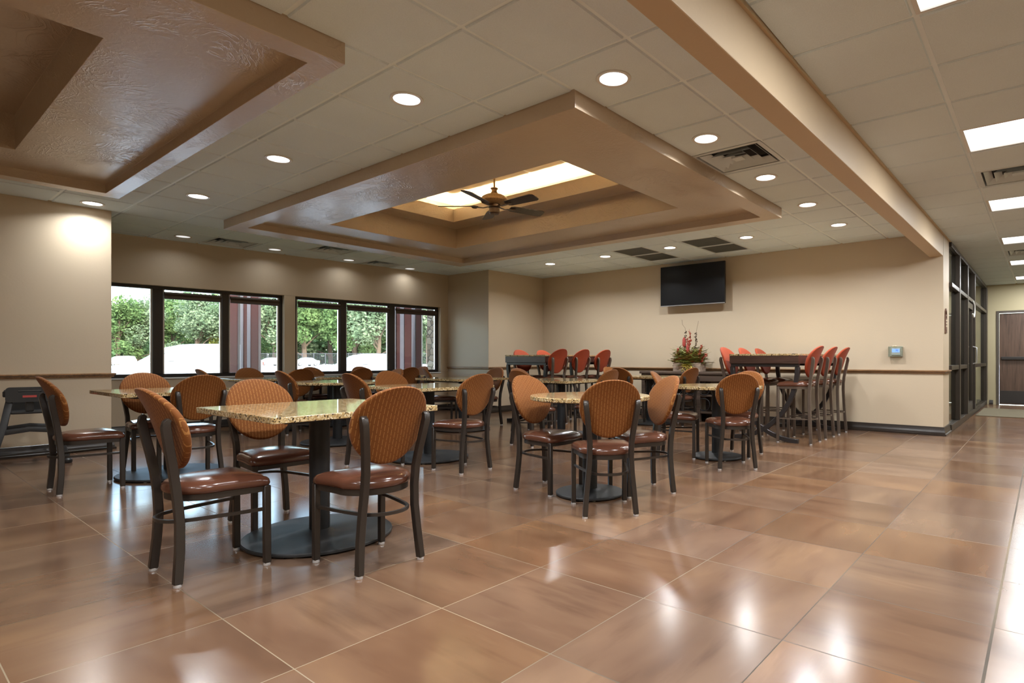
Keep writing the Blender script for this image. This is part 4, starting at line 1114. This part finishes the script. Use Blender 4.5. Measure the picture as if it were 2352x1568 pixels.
# hedge backdrop of more distant trees
b = MB(); r = random.Random(9)
for k in range(16000):
    px = r.uniform(215,1060); d = r.uniform(140,150); x, y = scr(px, d); top = 13 if px < 345 else 20
    z = GZ+r.uniform(.2,top)*(.8+.12*math.sin(px*.09)+.08*math.sin(px*.31)); p = Vector((x,y,z)); s_ = r.uniform(.4,.8)
    u = Vector((r.gauss(0,1),r.gauss(0,1),r.gauss(0,.6))).normalized(); w = u.cross(Vector((r.gauss(0,1),r.gauss(0,1),r.gauss(0,1)))).normalized()
    b.add([p-u*s_*1.2,p+w*s_*.8,p+u*s_*1.2,p-w*s_*.8], [(0,1,2,3)])
tag(b.build('distant_foliage', M['leafD'], smooth=0, normals=False), 'mass of distant green foliage behind the trees', 'foliage', kind='stuff')

# ------------------------------------------------------------------ light
w = bpy.data.worlds.new('sky'); scene.world = w; w.use_nodes = True; nt = w.node_tree; nt.nodes.clear()
sky = nt.nodes.new('ShaderNodeTexSky'); sky.sky_type = 'NISHITA'; sky.sun_disc = False; sky.sun_elevation = R(42); sky.sun_rotation = R(100); sky.dust_density = 3; sky.air_density = 1.2
bg = nt.nodes.new('ShaderNodeBackground'); bg.inputs[1].default_value = 1.0
ow = nt.nodes.new('ShaderNodeOutputWorld'); nt.links.new(sky.outputs[0], bg.inputs[0]); nt.links.new(bg.outputs[0], ow.inputs[0])
s = bpy.data.lights.new('sun', 'SUN'); s.energy = 2.8; s.angle = R(1); s.color = (1,.975,.94)
so = bpy.data.objects.new('sun', s); COL.objects.link(so)
dv = Vector((-.03,.72,-.70)); so.rotation_euler = dv.to_track_quat('-Z','Y').to_euler()
for u0, u1 in (WA, WB):
    c = Vector(wpt((u0+u1)/2, -.24, (ZS+ZT)/2))
    l = lamp('window_portal', 'RECTANGLE', c, 1, u1-u0, (1,1,1), None, ZT-ZS)
    l.data.cycles.is_portal = True
    l.rotation_euler = WN.to_track_quat('-Z','Z').to_euler()
for a, c in RW:
    l = lamp('window_portal', 'RECTANGLE', (2.82,(a+c)/2,1.42), 1, c-a, (1,1,1), None, 2.1, (0,R(90),0)); l.data.cycles.is_portal = True
lamp('vestibule_lamp', 'RECTANGLE', (-2.2,12.8,2.68), 45, .6, (1,.95,.82), None, 3.5)

# ------------------------------------------------------------------ view
vs = scene.view_settings
scene.display_settings.display_device = 'sRGB'
vs.view_transform = 'Standard'; vs.look = 'None'; vs.exposure = 0.95; vs.gamma = 1.0; vs.use_curve_mapping = False
cy_ = scene.cycles
cy_.use_denoising = True
try: cy_.denoiser = 'OPENIMAGEDENOISE'
except Exception: pass
cy_.max_bounces = 8; cy_.diffuse_bounces = 4; cy_.glossy_bounces = 4; cy_.transmission_bounces = 4; cy_.transparent_max_bounces = 8
cy_.caustics_reflective = False; cy_.caustics_refractive = False
cy_.sample_clamp_indirect = 6
cy_.use_light_tree = True
